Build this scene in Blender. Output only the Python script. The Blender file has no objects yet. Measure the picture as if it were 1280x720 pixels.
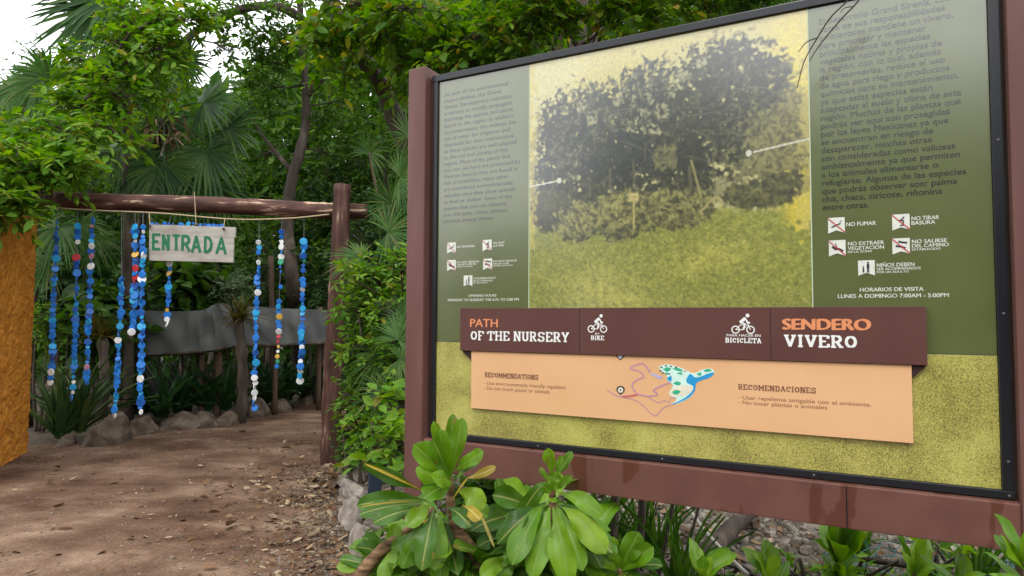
import bpy, math, random
import numpy as np
from mathutils import Matrix, Vector
rad = math.radians
sc = bpy.context.scene
C = sc.collection

# ------------------------------------------------------------------ camera, sky, sun
PITCH, ROLL, FPX, EYE = 0.047, 0.0044, 800.0, 1.5
_f = np.array([0, math.cos(PITCH), math.sin(PITCH)])
_u0 = np.array([0, -math.sin(PITCH), math.cos(PITCH)])
_r0 = np.array([1.0, 0, 0])
_r = math.cos(ROLL) * _r0 + math.sin(ROLL) * _u0
_u = -math.sin(ROLL) * _r0 + math.cos(ROLL) * _u0
EYEP = np.array([0, 0, EYE])
cd = bpy.data.cameras.new('camera')
cd.sensor_width = 36.0
cd.lens = 36.0 * FPX / 1280.0
cd.clip_end = 500
cam = bpy.data.objects.new('camera', cd)
C.objects.link(cam)
cam.matrix_world = Matrix(((_r[0], _u[0], -_f[0], 0), (_r[1], _u[1], -_f[1], 0), (_r[2], _u[2], -_f[2], EYE), (0, 0, 0, 1)))
sc.camera = cam

CLOUD = 10.5          # brightness of the overcast sheet before the background strength
SUN_EL, SUN_AZ = rad(58), rad(205)       # azimuth measured clockwise from +Y : behind the camera, to the left
w = bpy.data.worlds.new('World')
sc.world = w
w.use_nodes = True
nt = w.node_tree
for n in list(nt.nodes): nt.nodes.remove(n)
sky = nt.nodes.new('ShaderNodeTexSky')
sky.sky_type = 'NISHITA'
sky.sun_disc = False
sky.sun_elevation = SUN_EL
sky.sun_rotation = SUN_AZ
sky.dust_density = 6.0
sky.air_density = 1.0
sky.ozone_density = 1.0
hs = nt.nodes.new('ShaderNodeHueSaturation')
hs.inputs['Saturation'].default_value = 0.22      # overcast: the cloud sheet takes the blue out of the sky
bg = nt.nodes.new('ShaderNodeBackground')
bg.inputs['Strength'].default_value = 0.13
wo = nt.nodes.new('ShaderNodeOutputWorld')
nt.links.new(sky.outputs[0], hs.inputs['Color'])
# cloud sheet: bright, almost even, thinner in places
tcw = nt.nodes.new('ShaderNodeTexCoord')
cn = nt.nodes.new('ShaderNodeTexNoise'); cn.inputs['Scale'].default_value = 2.2; cn.inputs['Detail'].default_value = 6
nt.links.new(tcw.outputs['Generated'], cn.inputs['Vector'])
cr_ = nt.nodes.new('ShaderNodeValToRGB')
cr_.color_ramp.elements[0].position = 0.3; cr_.color_ramp.elements[0].color = (0.72, 0.72, 0.72, 1)
cr_.color_ramp.elements[1].position = 0.65; cr_.color_ramp.elements[1].color = (0.95, 0.95, 0.95, 1)
nt.links.new(cn.outputs['Fac'], cr_.inputs[0])
cm = nt.nodes.new('ShaderNodeMix'); cm.data_type = 'RGBA'
nt.links.new(cr_.outputs[0], cm.inputs[0])
nt.links.new(hs.outputs[0], cm.inputs[6])
cm.inputs[7].default_value = (CLOUD * 0.98, CLOUD, CLOUD * 1.03, 1)
nt.links.new(cm.outputs[2], bg.inputs[0])
nt.links.new(bg.outputs[0], wo.inputs[0])
sd = bpy.data.lights.new('sun', 'SUN')
sd.energy = 0.7
sd.angle = rad(14)
sd.color = (1.0, 0.95, 0.87)
sun = bpy.data.objects.new('sun', sd)
C.objects.link(sun)
sdir = Vector((math.sin(SUN_AZ) * math.cos(SUN_EL), math.cos(SUN_AZ) * math.cos(SUN_EL), math.sin(SUN_EL)))
sun.rotation_euler = sdir.to_track_quat('Z', 'Y').to_euler()
sc.view_settings.view_transform = 'Standard'
sc.view_settings.look = 'None'
sc.view_settings.gamma = 1
sc.view_settings.use_curve_mapping = False
sc.view_settings.exposure = 0.8
sc.cycles.max_bounces = 6
sc.cycles.transparent_max_bounces = 6

# ------------------------------------------------------------------ measuring helpers
def ray(px, py):
    return _f + _r * ((px - 640) / FPX) + _u * ((360 - py) / FPX)
def at(px, py, Y):
    d = ray(px, py)
    return EYEP + d * (Y / d[1])
def gnd(px, py, z=0.0):
    d = ray(px, py)
    return EYEP + d * ((z - EYE) / d[2])
YAW = 0.48
BO = np.array([-0.3837, 3.2741, 0.0])            # left edge of the print
BD = np.array([math.cos(YAW), -math.sin(YAW), 0])
BN = np.array([-math.sin(YAW), -math.cos(YAW), 0])  # faces the camera
BW, BT, BB = 2.3138, EYE + 1.2242, EYE - 0.5758
def bp(px, py):
    d = ray(px, py)
    t = ((BO - EYEP) @ BN) / (d @ BN)
    P = EYEP + d * t
    return np.array([(P - BO) @ BD, P[2]])
def bw(u, v, n=0.0):
    return BO + BD * u + np.array([0, 0, v]) + BN * n

# ------------------------------------------------------------------ object helpers
def tag(o, label=None, cat=None, group=None, kind=None):
    if label: o['label'] = label
    if cat: o['category'] = cat
    if group: o['group'] = group
    if kind: o['kind'] = kind
    return o
def empty(name, loc, label, cat, group=None):
    o = bpy.data.objects.new(name, None)
    o.empty_display_size = 0.1
    o.location = Vector([float(c) for c in loc])
    C.objects.link(o)
    return tag(o, label, cat, group)
def mesh(name, V, F, m, smooth=False, uv=None, midx=None, col=None):
    """V (n,3); F array or list of arrays of tris/quads"""
    V = np.asarray(V, dtype=np.float32).reshape(-1, 3)
    if isinstance(F, np.ndarray): F = [F]
    F = [np.asarray(f, dtype=np.int32) for f in F if len(f)]
    me = bpy.data.meshes.new(name)
    me.vertices.add(len(V))
    me.vertices.foreach_set('co', V.ravel())
    idx = np.concatenate([f.ravel() for f in F])
    tot = np.concatenate([np.full(len(f), f.shape[1], dtype=np.int32) for f in F])
    st = np.concatenate([[0], np.cumsum(tot)[:-1]]).astype(np.int32)
    me.loops.add(len(idx))
    me.loops.foreach_set('vertex_index', idx)
    me.polygons.add(len(tot))
    me.polygons.foreach_set('loop_start', st)
    me.polygons.foreach_set('loop_total', tot)
    me.polygons.foreach_set('use_smooth', np.full(len(tot), bool(smooth)))
    if midx is not None: me.polygons.foreach_set('material_index', np.asarray(midx, dtype=np.int32))
    if uv is not None:
        l = me.uv_layers.new(name='UVMap')
        l.data.foreach_set('uv', np.asarray(uv, dtype=np.float32)[idx].ravel())
    if col is not None:
        a = me.color_attributes.new('print', 'FLOAT_COLOR', 'POINT')
        a.data.foreach_set('color', np.asarray(col, dtype=np.float32).ravel())
    for mm in (m if isinstance(m, (list, tuple)) else [m]): me.materials.append(mm)
    me.update()
    me.validate()
    return me
def obj(name, me, parent=None, loc=None):
    """V are world coordinates; a parented mesh keeps them through a local offset"""
    o = bpy.data.objects.new(name, me)
    C.objects.link(o)
    if parent is not None:
        o.parent = parent
        o.matrix_parent_inverse = Matrix.Identity(4)
        W = Vector((0, 0, 0))
        p = parent
        while p is not None:
            W += p.location
            p = p.parent
        o.location = -W if loc is None else Vector([float(c) for c in loc]) - W
    elif loc is not None:
        o.location = Vector([float(c) for c in loc])
    return o
def part(name, V, F, m, parent, **k):
    return obj(name, mesh(name, V, F, m, **k), parent)
class MB:
    def __init__(s): s.V = []; s.F3 = []; s.F4 = []; s.n = 0; s.UV = []
    def add(s, V, F, uv=None):
        V = np.asarray(V, dtype=float).reshape(-1, 3)
        for f in (F if isinstance(F, list) else [F]):
            f = np.asarray(f)
            if len(f) == 0: continue
            (s.F3 if f.shape[1] == 3 else s.F4).append(f + s.n)
        s.V.append(V); s.n += len(V)
        s.UV.append(np.zeros((len(V), 2)) if uv is None else np.asarray(uv))
        return s
    def mesh(s, name, m, **k):
        F = []
        if s.F3: F.append(np.concatenate(s.F3))
        if s.F4: F.append(np.concatenate(s.F4))
        return mesh(name, np.concatenate(s.V), F, m, uv=np.concatenate(s.UV), **k)
    def part(s, name, m, parent, **k): return obj(name, s.mesh(name, m, **k), parent)
def nrm(a):
    a = np.asarray(a, dtype=float)
    return a / np.maximum(np.linalg.norm(a, axis=-1, keepdims=True), 1e-9)
def smoothpath(pts, n):
    pts = np.asarray(pts, dtype=float)
    k = len(pts)
    P = np.vstack([2 * pts[0] - pts[1], pts, 2 * pts[-1] - pts[-2]])
    out = []
    for t in np.linspace(0, k - 1 - 1e-6, n):
        i = int(t); f = t - i
        a, b, c, d = P[i], P[i + 1], P[i + 2], P[i + 3]
        out.append(0.5 * (2 * b + (c - a) * f + (2 * a - 5 * b + 4 * c - d) * f * f + (3 * b - a - 3 * c + d) * f ** 3))
    return np.array(out)
def tube(path, r, sides=8, cap=True, rough=0.0, rng=None):
    path = np.asarray(path, dtype=float)
    n = len(path)
    r = np.broadcast_to(np.asarray(r, dtype=float), (n,)) if np.ndim(r) < 2 and np.size(r) in (1, n) else np.linspace(r[0], r[-1], n)
    T = nrm(np.gradient(path, axis=0))
    ref = np.array([0.0, 0, 1]) if abs(T[:, 2]).mean() < 0.85 else np.array([1.0, 0, 0])
    A = nrm(np.cross(T, ref)); B = np.cross(T, A)
    a = np.linspace(0, 2 * np.pi, sides, endpoint=False)
    rr = r[:, None] * np.ones((1, sides))
    if rough and rng is not None: rr = rr * (1 + rough * rng.standard_normal((n, sides)))
    V = path[:, None] + rr[..., None] * (np.cos(a)[None, :, None] * A[:, None] + np.sin(a)[None, :, None] * B[:, None])
    i = np.arange(n - 1)[:, None] * sides; j = np.arange(sides)[None]; j2 = (j + 1) % sides
    F = np.stack([i + j, i + j2, i + sides + j2, i + sides + j], -1).reshape(-1, 4)
    V = V.reshape(-1, 3)
    if cap:
        V = np.vstack([V, path[0], path[-1]])
        c0, c1 = len(V) - 2, len(V) - 1
        jj = np.arange(sides); k2 = (jj + 1) % sides
        T3 = np.vstack([np.stack([jj * 0 + c0, k2, jj], -1), np.stack([jj * 0 + c1, (n - 1) * sides + jj, (n - 1) * sides + k2], -1)])
        return V, [T3, F]
    return V, [F]
def bevel_box(sx, sy, sz, b):
    """bevelled box centred at origin -> V, F lists (chamfered edges)"""
    import bmesh
    bm = bmesh.new()
    bmesh.ops.create_cube(bm, size=1.0)
    bmesh.ops.scale(bm, vec=(sx, sy, sz), verts=bm.verts)
    bmesh.ops.bevel(bm, geom=list(bm.edges), offset=b, segments=2, affect='EDGES', profile=0.6)
    bmesh.ops.triangulate(bm, faces=bm.faces)
    V = np.array([v.co[:] for v in bm.verts]); F = np.array([[v.index for v in f.verts] for f in bm.faces])
    bm.free()
    return V, F
def bframe(V):     # local (u, n, v) board-frame -> world
    V = np.asarray(V)
    return BO + V[:, :1] * BD + V[:, 1:2] * BN + V[:, 2:3] * np.array([0, 0, 1.0])
def board_box(u0, u1, v0, v1, n0, n1, b=0.004):
    V, F = bevel_box(u1 - u0, n1 - n0, v1 - v0, b)
    V = V + np.array([(u0 + u1) / 2, (n0 + n1) / 2, (v0 + v1) / 2])
    return bframe(V), F

# ------------------------------------------------------------------ materials
def srgb(r, g, b):
    f = lambda c: (c / 255 / 12.92) if c / 255 <= 0.04045 else ((c / 255 + 0.055) / 1.055) ** 2.4
    return (f(r), f(g), f(b), 1)
def newmat(name):
    m = bpy.data.materials.new(name)
    m.use_nodes = True
    t = m.node_tree
    return m, t, t.nodes['Principled BSDF'], t.nodes['Material Output']
def N(t, typ, **k):
    n = t.nodes.new(typ)
    for a, b in k.items(): setattr(n, a, b)
    return n
def ramp(t, stops):
    r = N(t, 'ShaderNodeValToRGB')
    e = r.color_ramp.elements
    while len(e) < len(stops): e.new(0.5)
    for x, (p, c) in zip(e, stops): x.position = p; x.color = c if len(c) == 4 else (*c, 1)
    return r
def noise_mat(name, stops, scale=8, detail=6, rough=0.8, bump=0.2, bscale=None, stretch=None, spec=0.3, dist=0.01, roughness=0.55, coord='Object'):
    m, t, p, o = newmat(name)
    tc = N(t, 'ShaderNodeTexCoord')
    src = tc.outputs[coord]
    if stretch:
        mp = N(t, 'ShaderNodeMapping'); mp.inputs['Scale'].default_value = stretch
        t.links.new(src, mp.inputs[0]); src = mp.outputs[0]
    n1 = N(t, 'ShaderNodeTexNoise'); n1.inputs['Scale'].default_value = scale; n1.inputs['Detail'].default_value = detail
    n1.inputs['Roughness'].default_value = roughness
    t.links.new(src, n1.inputs['Vector'])
    r = ramp(t, stops)
    t.links.new(n1.outputs['Fac'], r.inputs[0])
    t.links.new(r.outputs[0], p.inputs['Base Color'])
    p.inputs['Roughness'].default_value = rough
    p.inputs['Specular IOR Level'].default_value = spec
    if bump:
        n2 = N(t, 'ShaderNodeTexNoise'); n2.inputs['Scale'].default_value = bscale or scale * 3; n2.inputs['Detail'].default_value = 8
        t.links.new(src, n2.inputs['Vector'])
        b = N(t, 'ShaderNodeBump'); b.inputs['Strength'].default_value = bump; b.inputs['Distance'].default_value = dist
        t.links.new(n2.outputs['Fac'], b.inputs['Height'])
        t.links.new(b.outputs[0], p.inputs['Normal'])
    return m
def leaf_mat(name, cols, rough=0.55, trans=0.38, midrib=None, spec=0.22, vein=False):
    """colour differs leaf by leaf; light passes through the blades"""
    m, t, p, o = newmat(name)
    g = N(t, 'ShaderNodeNewGeometry')
    r = ramp(t, [(i / max(1, len(cols) - 1), c) for i, c in enumerate(cols)])
    t.links.new(g.outputs['Random Per Island'], r.inputs[0])
    colr = r.outputs[0]
    tc = N(t, 'ShaderNodeTexCoord')
    nz = N(t, 'ShaderNodeTexNoise'); nz.inputs['Scale'].default_value = 14; nz.inputs['Detail'].default_value = 4
    t.links.new(tc.outputs['Object'], nz.inputs['Vector'])
    mx = N(t, 'ShaderNodeMix', data_type='RGBA', blend_type='MULTIPLY')
    rr = ramp(t, [(0.3, (0.72, 0.75, 0.7)), (0.7, (1.15, 1.12, 1.0))])
    t.links.new(nz.outputs['Fac'], rr.inputs[0])
    mx.inputs[0].default_value = 0.8
    t.links.new(colr, mx.inputs[6]); t.links.new(rr.outputs[0], mx.inputs[7])
    colr = mx.outputs[2]
    if midrib:
        uvn = N(t, 'ShaderNodeUVMap')
        sx = N(t, 'ShaderNodeSeparateXYZ'); t.links.new(uvn.outputs[0], sx.inputs[0])
        ab = N(t, 'ShaderNodeMath', operation='ABSOLUTE'); t.links.new(sx.outputs[0], ab.inputs[0])
        rm = ramp(t, [(0.0, (1, 1, 1)), (midrib[1], (0.85, 0.85, 0.85)), (midrib[1] * 2.2, (0, 0, 0))])
        t.links.new(ab.outputs[0], rm.inputs[0])
        mm = N(t, 'ShaderNodeMix', data_type='RGBA')
        t.links.new(rm.outputs[0], mm.inputs[0]); t.links.new(colr, mm.inputs[6]); mm.inputs[7].default_value = midrib[0]
        colr = mm.outputs[2]
        wn = N(t, 'ShaderNodeTexNoise'); wn.inputs['Scale'].default_value = 16; wn.inputs['Detail'].default_value = 5
        t.links.new(tc.outputs['Object'], wn.inputs['Vector'])
        wr = ramp(t, [(.66, (0, 0, 0)), (.70, (1, 1, 1))]); t.links.new(wn.outputs['Fac'], wr.inputs[0])
        wm = N(t, 'ShaderNodeMix', data_type='RGBA'); t.links.new(wr.outputs[0], wm.inputs[0]); t.links.new(colr, wm.inputs[6]); wm.inputs[7].default_value = (.20, .17, .03, 1)
        colr = wm.outputs[2]
        if vein:
            # fine side veins as relief
            wv = N(t, 'ShaderNodeTexWave'); wv.inputs['Scale'].default_value = 7; wv.inputs['Distortion'].default_value = 1.2
            ad = N(t, 'ShaderNodeMath', operation='MULTIPLY_ADD'); t.links.new(ab.outputs[0], ad.inputs[0]); ad.inputs[1].default_value = -0.35
            t.links.new(sx.outputs[1], ad.inputs[2])
            cb = N(t, 'ShaderNodeCombineXYZ'); t.links.new(ad.outputs[0], cb.inputs[0])
            t.links.new(cb.outputs[0], wv.inputs[0])
            bm_ = N(t, 'ShaderNodeBump'); bm_.inputs['Strength'].default_value = 0.35; bm_.inputs['Distance'].default_value = 0.004
            t.links.new(wv.outputs['Fac'], bm_.inputs['Height']); t.links.new(bm_.outputs[0], p.inputs['Normal'])
    t.links.new(colr, p.inputs['Base Color'])
    p.inputs['Roughness'].default_value = rough
    p.inputs['Specular IOR Level'].default_value = spec
    tr = N(t, 'ShaderNodeBsdfTranslucent')
    hsv = N(t, 'ShaderNodeHueSaturation'); hsv.inputs['Value'].default_value = 1.5; hsv.inputs['Hue'].default_value = 0.495; hsv.inputs['Saturation'].default_value = 1.1
    t.links.new(colr, hsv.inputs['Color']); t.links.new(hsv.outputs[0], tr.inputs[0])
    ms = N(t, 'ShaderNodeMixShader'); ms.inputs[0].default_value = trans
    t.links.new(p.outputs[0], ms.inputs[1]); t.links.new(tr.outputs[0], ms.inputs[2])
    t.links.new(ms.outputs[0], o.inputs[0])
    return m
def plain(name, c, rough=0.6, spec=0.4, coat=0.0, var=0.08, scale=30, bump=0.0):
    c = c[:3]
    m = noise_mat(name, [(0.3, tuple(x * (1 - var) for x in c)), (0.7, tuple(min(1, x * (1 + var)) for x in c))], scale=scale, rough=rough, spec=spec, bump=bump)
    if coat: coat_on(m, coat)
    return m
COAT_IOR, COAT_R = 2.15, 0.19
def coat_on(m, wgt=1.0):
    p = m.node_tree.nodes['Principled BSDF']
    p.inputs['Coat Weight'].default_value = wgt
    p.inputs['Coat IOR'].default_value = COAT_IOR
    p.inputs['Coat Roughness'].default_value = COAT_R

BARK = noise_mat('bark', [(0.3, (0.030, 0.022, 0.016)), (0.55, (0.075, 0.055, 0.042)), (0.75, (0.16, 0.13, 0.105))], scale=7, stretch=(1, 1, 0.25), bump=0.6, bscale=25, dist=0.02)
BARKRED = noise_mat('bark_brown', [(0.3, (0.05, 0.03, 0.02)), (0.6, (0.12, 0.075, 0.05)), (0.8, (0.2, 0.14, 0.1))], scale=9, stretch=(1, 1, 0.2), bump=0.6, bscale=30, dist=0.015)
TWIG = noise_mat('twig', [(0.3, (0.05, 0.035, 0.025)), (0.7, (0.13, 0.1, 0.07))], scale=20, bump=0.2)

LF_BRIGHT = leaf_mat('leaves_bright', [(0.055, 0.15, 0.012), (0.085, 0.21, 0.016), (0.13, 0.27, 0.02), (0.18, 0.32, 0.03), (0.19, 0.33, 0.03), (0.075, 0.19, 0.015), (0.10, 0.24, 0.02), (0.24, 0.22, 0.03)])
LF_YEL = leaf_mat('leaves_yellow_green', [(0.04, 0.12, 0.01), (0.07, 0.17, 0.012), (0.11, 0.22, 0.015), (0.15, 0.25, 0.02), (0.06, 0.16, 0.012), (0.09, 0.2, 0.02), (0.26, 0.2, 0.03)], trans=0.45)
LF_MID = leaf_mat('leaves_mid', [(0.027, 0.075, 0.010), (0.046, 0.115, 0.014), (0.068, 0.16, 0.018), (0.11, 0.19, 0.026)])
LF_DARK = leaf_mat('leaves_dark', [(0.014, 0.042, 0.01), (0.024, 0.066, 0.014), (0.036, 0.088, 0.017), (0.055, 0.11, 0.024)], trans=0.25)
LF_PALM = leaf_mat('palm_blades', [(0.016, 0.055, 0.014), (0.028, 0.085, 0.018), (0.048, 0.12, 0.024), (0.09, 0.15, 0.035)], rough=0.45, trans=0.3, spec=.3)
LF_PALM2 = leaf_mat('palm_blades_light', [(0.03, 0.09, 0.02), (0.05, 0.13, 0.025), (0.08, 0.17, 0.035), (0.15, 0.18, 0.06)], rough=0.4, trans=0.35)
LF_STRAP = leaf_mat('strap_leaves', [(0.014, 0.05, 0.018), (0.025, 0.075, 0.022), (0.04, 0.1, 0.03), (0.05, 0.04, 0.04)], rough=0.4, trans=0.2)
LF_BROM = leaf_mat('bromeliad_leaves', [(0.05, 0.07, 0.015), (0.1, 0.1, 0.02), (0.14, 0.09, 0.025), (0.03, 0.06, 0.015)], rough=0.5)
LF_SANS = leaf_mat('sword_leaves', [(0.03, 0.07, 0.025), (0.05, 0.10, 0.03), (0.1, 0.13, 0.04)], rough=0.4, trans=0.1)
LF_VAR = leaf_mat('pale_leaves', [(0.06, 0.14, 0.05), (0.14, 0.22, 0.1), (0.35, 0.4, 0.26), (0.05, 0.12, 0.03)])
GLOSSY = leaf_mat('glossy_leaves', [(0.085, 0.21, 0.008), (0.12, 0.27, 0.010), (0.155, 0.31, 0.012), (0.22, 0.37, 0.018)], rough=0.28, trans=0.3, midrib=((0.22, 0.32, 0.06, 1), 0.035), spec=0.5, vein=True)
GLOSSYDK = leaf_mat('glossy_old_leaves', [(0.04, 0.125, 0.008), (0.065, 0.17, 0.010), (0.10, 0.22, 0.012)], rough=0.3, trans=0.28, midrib=((0.34, 0.36, 0.09, 1), 0.045), spec=0.5, vein=True)
YELLOWING = leaf_mat('yellowing_leaves', [(0.55, 0.4, 0.03), (0.4, 0.3, 0.05), (0.42, 0.36, 0.14)], rough=0.35, trans=0.3, midrib=((0.6, 0.5, 0.2, 1), 0.06), vein=True)
DRYLEAF = leaf_mat('dry_leaves', [(0.10, 0.055, 0.03), (0.16, 0.09, 0.05), (0.26, 0.17, 0.10), (0.42, 0.33, 0.23), (0.09, 0.045, 0.028), (0.2, 0.11, 0.06), (0.07, 0.035, 0.022)], rough=0.8, trans=0.05, spec=0.2)

# ------------------------------------------------------------------ leaf templates : rows (along, side, normal)
def tri_template(kind):
    if kind == 'kite':
        V = [(0, 0, 0), (0.45, -0.5, 0.12), (1, 0, -0.05), (0.45, 0.5, 0.12)]
        F = [(0, 1, 2), (0, 2, 3)]
    elif kind == 'leaf':
        V = [(0, 0, 0), (0.3, 0, -0.03), (0.65, 0, -0.03), (1, 0, -0.12), (0.28, 0.42, 0.1), (0.28, -0.42, 0.1), (0.62, 0.4, 0.06), (0.62, -0.4, 0.06)]
        F = [(0, 1, 4), (0, 5, 1), (1, 2, 6), (1, 6, 4), (1, 5, 7), (1, 7, 2), (2, 3, 6), (2, 7, 3)]
    elif kind == 'heart':
        V = [(0.05, 0, 0), (0.35, 0, -0.04), (0.7, 0, -0.06), (1, 0, -0.2), (-0.08, 0.3, 0.02), (-0.08, -0.3, 0.02), (0.2, 0.5, 0.04), (0.2, -0.5, 0.04), (0.6, 0.36, 0.0), (0.6, -0.36, 0.0)]
        F = [(0, 6, 4), (0, 5, 7), (0, 1, 6), (0, 7, 1), (1, 8, 6), (1, 2, 8), (1, 7, 9), (1, 9, 2), (2, 3, 8), (2, 9, 3)]
    elif kind == 'strap':
        V = []; F = []
        n = 7
        for i in range(n):
            t = i / (n - 1); wd = 0.5 * (math.sin(math.pi * min(1, 0.25 + t * 0.75)) ** 0.6 if t < 0.98 else 0.02)
            z = 0.55 * t - 0.62 * t * t
            V += [(t * 0.92, wd, z + 0.03), (t * 0.92, 0, z), (t * 0.92, -wd, z + 0.03)]
        for i in range(n - 1):
            for k in (0, 1):
                a = i * 3 + k
                F += [(a, a + 1, a + 4), (a, a + 4, a + 3)]
    return np.array(V, dtype=float), np.array(F)
TPL = {k: tri_template(k) for k in ('kite', 'leaf', 'heart', 'strap')}
def inst(tpl, P, D, Nn, L, Wd, thick=None):
    V, F = TPL[tpl]
    P = np.asarray(P); D = nrm(D); S = nrm(np.cross(D, Nn)); Nn = np.cross(S, D)
    L = np.broadcast_to(L, (len(P),)); Wd = np.broadcast_to(Wd, (len(P),))
    th = Wd if thick is None else np.broadcast_to(thick, (len(P),))
    out = P[:, None] + V[None, :, 0, None] * (D * L[:, None])[:, None] + V[None, :, 1, None] * (S * Wd[:, None])[:, None] + V[None, :, 2, None] * (Nn * th[:, None])[:, None]
    FF = F[None] + (np.arange(len(P)) * len(V))[:, None, None]
    return out.reshape(-1, 3), FF.reshape(-1, 3)
def rnd(rng, n): return nrm(rng.standard_normal((n, 3)))
def clump_leaves(rng, c, r, ntw, nl, L, ar=0.42, droop=0.25, tl=None, up=0.15, jag=0.5):
    """twigs spread through an ellipsoid, leaves set along them; returns leaf arrays and twig segments"""
    c = np.asarray(c); tl = tl or L * 2.8; r = np.maximum(np.asarray(r) - .4 * tl, np.asarray(r) * .35)
    q = rnd(rng, ntw) * (rng.random((ntw, 1)) ** 0.45)
    q *= 1 + jag * 0.5 * rng.standard_normal((ntw, 1)).clip(-1, 1.3)
    st = c + q * r
    out = nrm(q * r + 1e-6)
    td = nrm(out * 0.55 + rnd(rng, ntw) * 0.75 + np.array([0, 0, up]))
    tlen = tl * rng.uniform(0.6, 1.2, ntw)
    t = (np.arange(nl) + 0.6) / nl
    pos = st[:, None] + td[:, None] * (t[None, :, None] * tlen[:, None, None])
    pos = pos - np.array([0, 0, 1.0]) * (t ** 2)[None, :, None] * (tlen * droop)[:, None, None]
    side = nrm(np.cross(td, np.array([0, 0, 1.0]) + 0.3 * rnd(rng, ntw)))
    sgn = np.where(np.arange(nl) % 2 == 0, 1.0, -1.0)
    ld = td[:, None] * 0.6 + side[:, None] * sgn[None, :, None] * 0.9 + 0.35 * rng.standard_normal((ntw, nl, 3)) + np.array([0, 0, -droop])
    nn = np.array([0, 0, 1.0]) + 0.45 * rng.standard_normal((ntw, nl, 3)) + 0.25 * out[:, None]
    LL = L * rng.uniform(0.6, 1.2, (ntw, nl)) * (0.75 + 0.5 * np.sin(np.pi * t))[None]
    P = pos.reshape(-1, 3)
    return P, nrm(ld.reshape(-1, 3)), nrm(nn.reshape(-1, 3)), LL.ravel(), LL.ravel() * ar, st, st + td * tlen[:, None] - np.array([0, 0, 1.0]) * (tlen * droop)[:, None]
def twig_tubes(a, b, r):
    n = len(a); T = nrm(b - a); A = nrm(np.cross(T, np.array([0.3, 0.2, 1.0]))); B = np.cross(T, A)
    k = np.array([0, 2.094, 4.189])
    ring = np.cos(k)[None, :, None] * A[:, None] + np.sin(k)[None, :, None] * B[:, None]
    V = np.concatenate([a[:, None] + ring * r, b[:, None] + ring * r * 0.4], 1)
    F = np.array([(0, 1, 4, 3), (1, 2, 5, 4), (2, 0, 3, 5)])
    return V.reshape(-1, 3), (F[None] + (np.arange(n) * 6)[:, None, None]).reshape(-1, 4)

def px_clump(px, py, Y, rx, ry, dens=1.0):
    s = Y / FPX
    return at(px, py, Y), np.array([rx * s, max(rx, ry) * s * 0.8, ry * s]), dens
def tree(name, label, cat, seed, stems, clumps, L=0.11, ar=0.42, leaf='leaf', lm=LF_MID, bark=BARK, ntw=60, nl=9, droop=0.25, group=None, limbs=True, sides=8, loc=None, trunk_name='trunk', crown_name='crown', up=0.15):
    """stems: list of (points, r0, r1); clumps: list of (centre, radii, density)"""
    rng = np.random.default_rng(seed)
    wood = MB(); allp = []
    for pts, r0, r1 in stems:
        p = smoothpath(pts, 6 + 4 * len(pts))
        allp.append(p)
        wood.add(*tube(p, np.linspace(r0, r1, len(p)) * (1 + 0.06 * rng.standard_normal(len(p))), sides, rough=0.04, rng=rng))
    ap = np.concatenate(allp) if allp else None
    lv = MB()
    for c, r, d in clumps:
        n = max(4, int(ntw * d))
        P, D, Nn, LL, WW, a, b = clump_leaves(rng, c, r, n, nl, L, ar, droop, up=up)
        lv.add(*inst(leaf, P, D, Nn, LL, WW))
        wood.add(*twig_tubes(a, b, max(0.003, L * 0.03)))
        if limbs and ap is not None:
            dd = np.linalg.norm(ap - c, axis=1) + np.maximum(0, ap[:, 2] - c[2]) * 0.7
            s0 = ap[dd.argmin()]
            mid = (s0 + c) / 2 + rng.standard_normal(3) * np.linalg.norm(c - s0) * 0.1 + np.array([0, 0, 0.08 * np.linalg.norm(c - s0)])
            p = smoothpath([s0, mid, c], 9)
            rb = min(0.05, 0.012 + 0.012 * np.linalg.norm(c - s0))
            wood.add(*tube(p, np.linspace(rb, 0.006, 9), 5))
            nb = min(n, 14)
            for q in rng.choice(n, nb, replace=False):
                m0 = p[rng.integers(4, 9)]
                wood.add(*tube(smoothpath([m0, (m0 + a[q]) / 2 + 0.06 * rng.standard_normal(3), a[q]], 5), np.linspace(0.008, 0.004, 5), 4, cap=False))
    base = stems[0][0][0] if stems else clumps[0][0] * np.array([1, 1, 0])
    root = empty(name, base if loc is None else loc, label, cat, group)
    wood.part(trunk_name, bark, root, smooth=True)
    lv.part(crown_name, lm, root)
    return root

# ================================================================== SETTING
def fbm(x, y, seed, oct=4, f0=1.0):
    rng = np.random.default_rng(seed); z = np.zeros_like(x, dtype=float); a = 1.0
    for o in range(oct):
        for k in range(3):
            th = rng.uniform(0, 6.28); ph = rng.uniform(0, 6.28); f = f0 * 2 ** o * rng.uniform(0.7, 1.3)
            z += a * np.sin(f * (x * math.cos(th) + y * math.sin(th)) + ph + 1.3 * np.sin(0.7 * f * (x * math.sin(th) - y * math.cos(th)) + ph * 2)) / 3
        a *= 0.5
    return z
def grid(x0, x1, nx, y0, y1, ny, zf, mask=None):
    X, Yy = np.meshgrid(np.linspace(x0, x1, nx), np.linspace(y0, y1, ny))
    Z = zf(X, Yy)
    V = np.stack([X, Yy, Z], -1).reshape(-1, 3)
    i, j = np.meshgrid(np.arange(ny - 1), np.arange(nx - 1), indexing='ij')
    a = (i * nx + j).ravel()
    F = np.stack([a, a + 1, a + nx + 1, a + nx], -1)
    if mask is not None:
        cx = V[F].mean(1)
        F = F[mask(cx[:, 0], cx[:, 1])]
    return V, F
SOIL = noise_mat('forest_soil', [(0.3, (0.035, 0.026, 0.018)), (0.55, (0.08, 0.06, 0.042)), (0.75, (0.15, 0.12, 0.09))], scale=2.5, detail=10, bump=0.7, bscale=14, dist=0.05)
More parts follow.
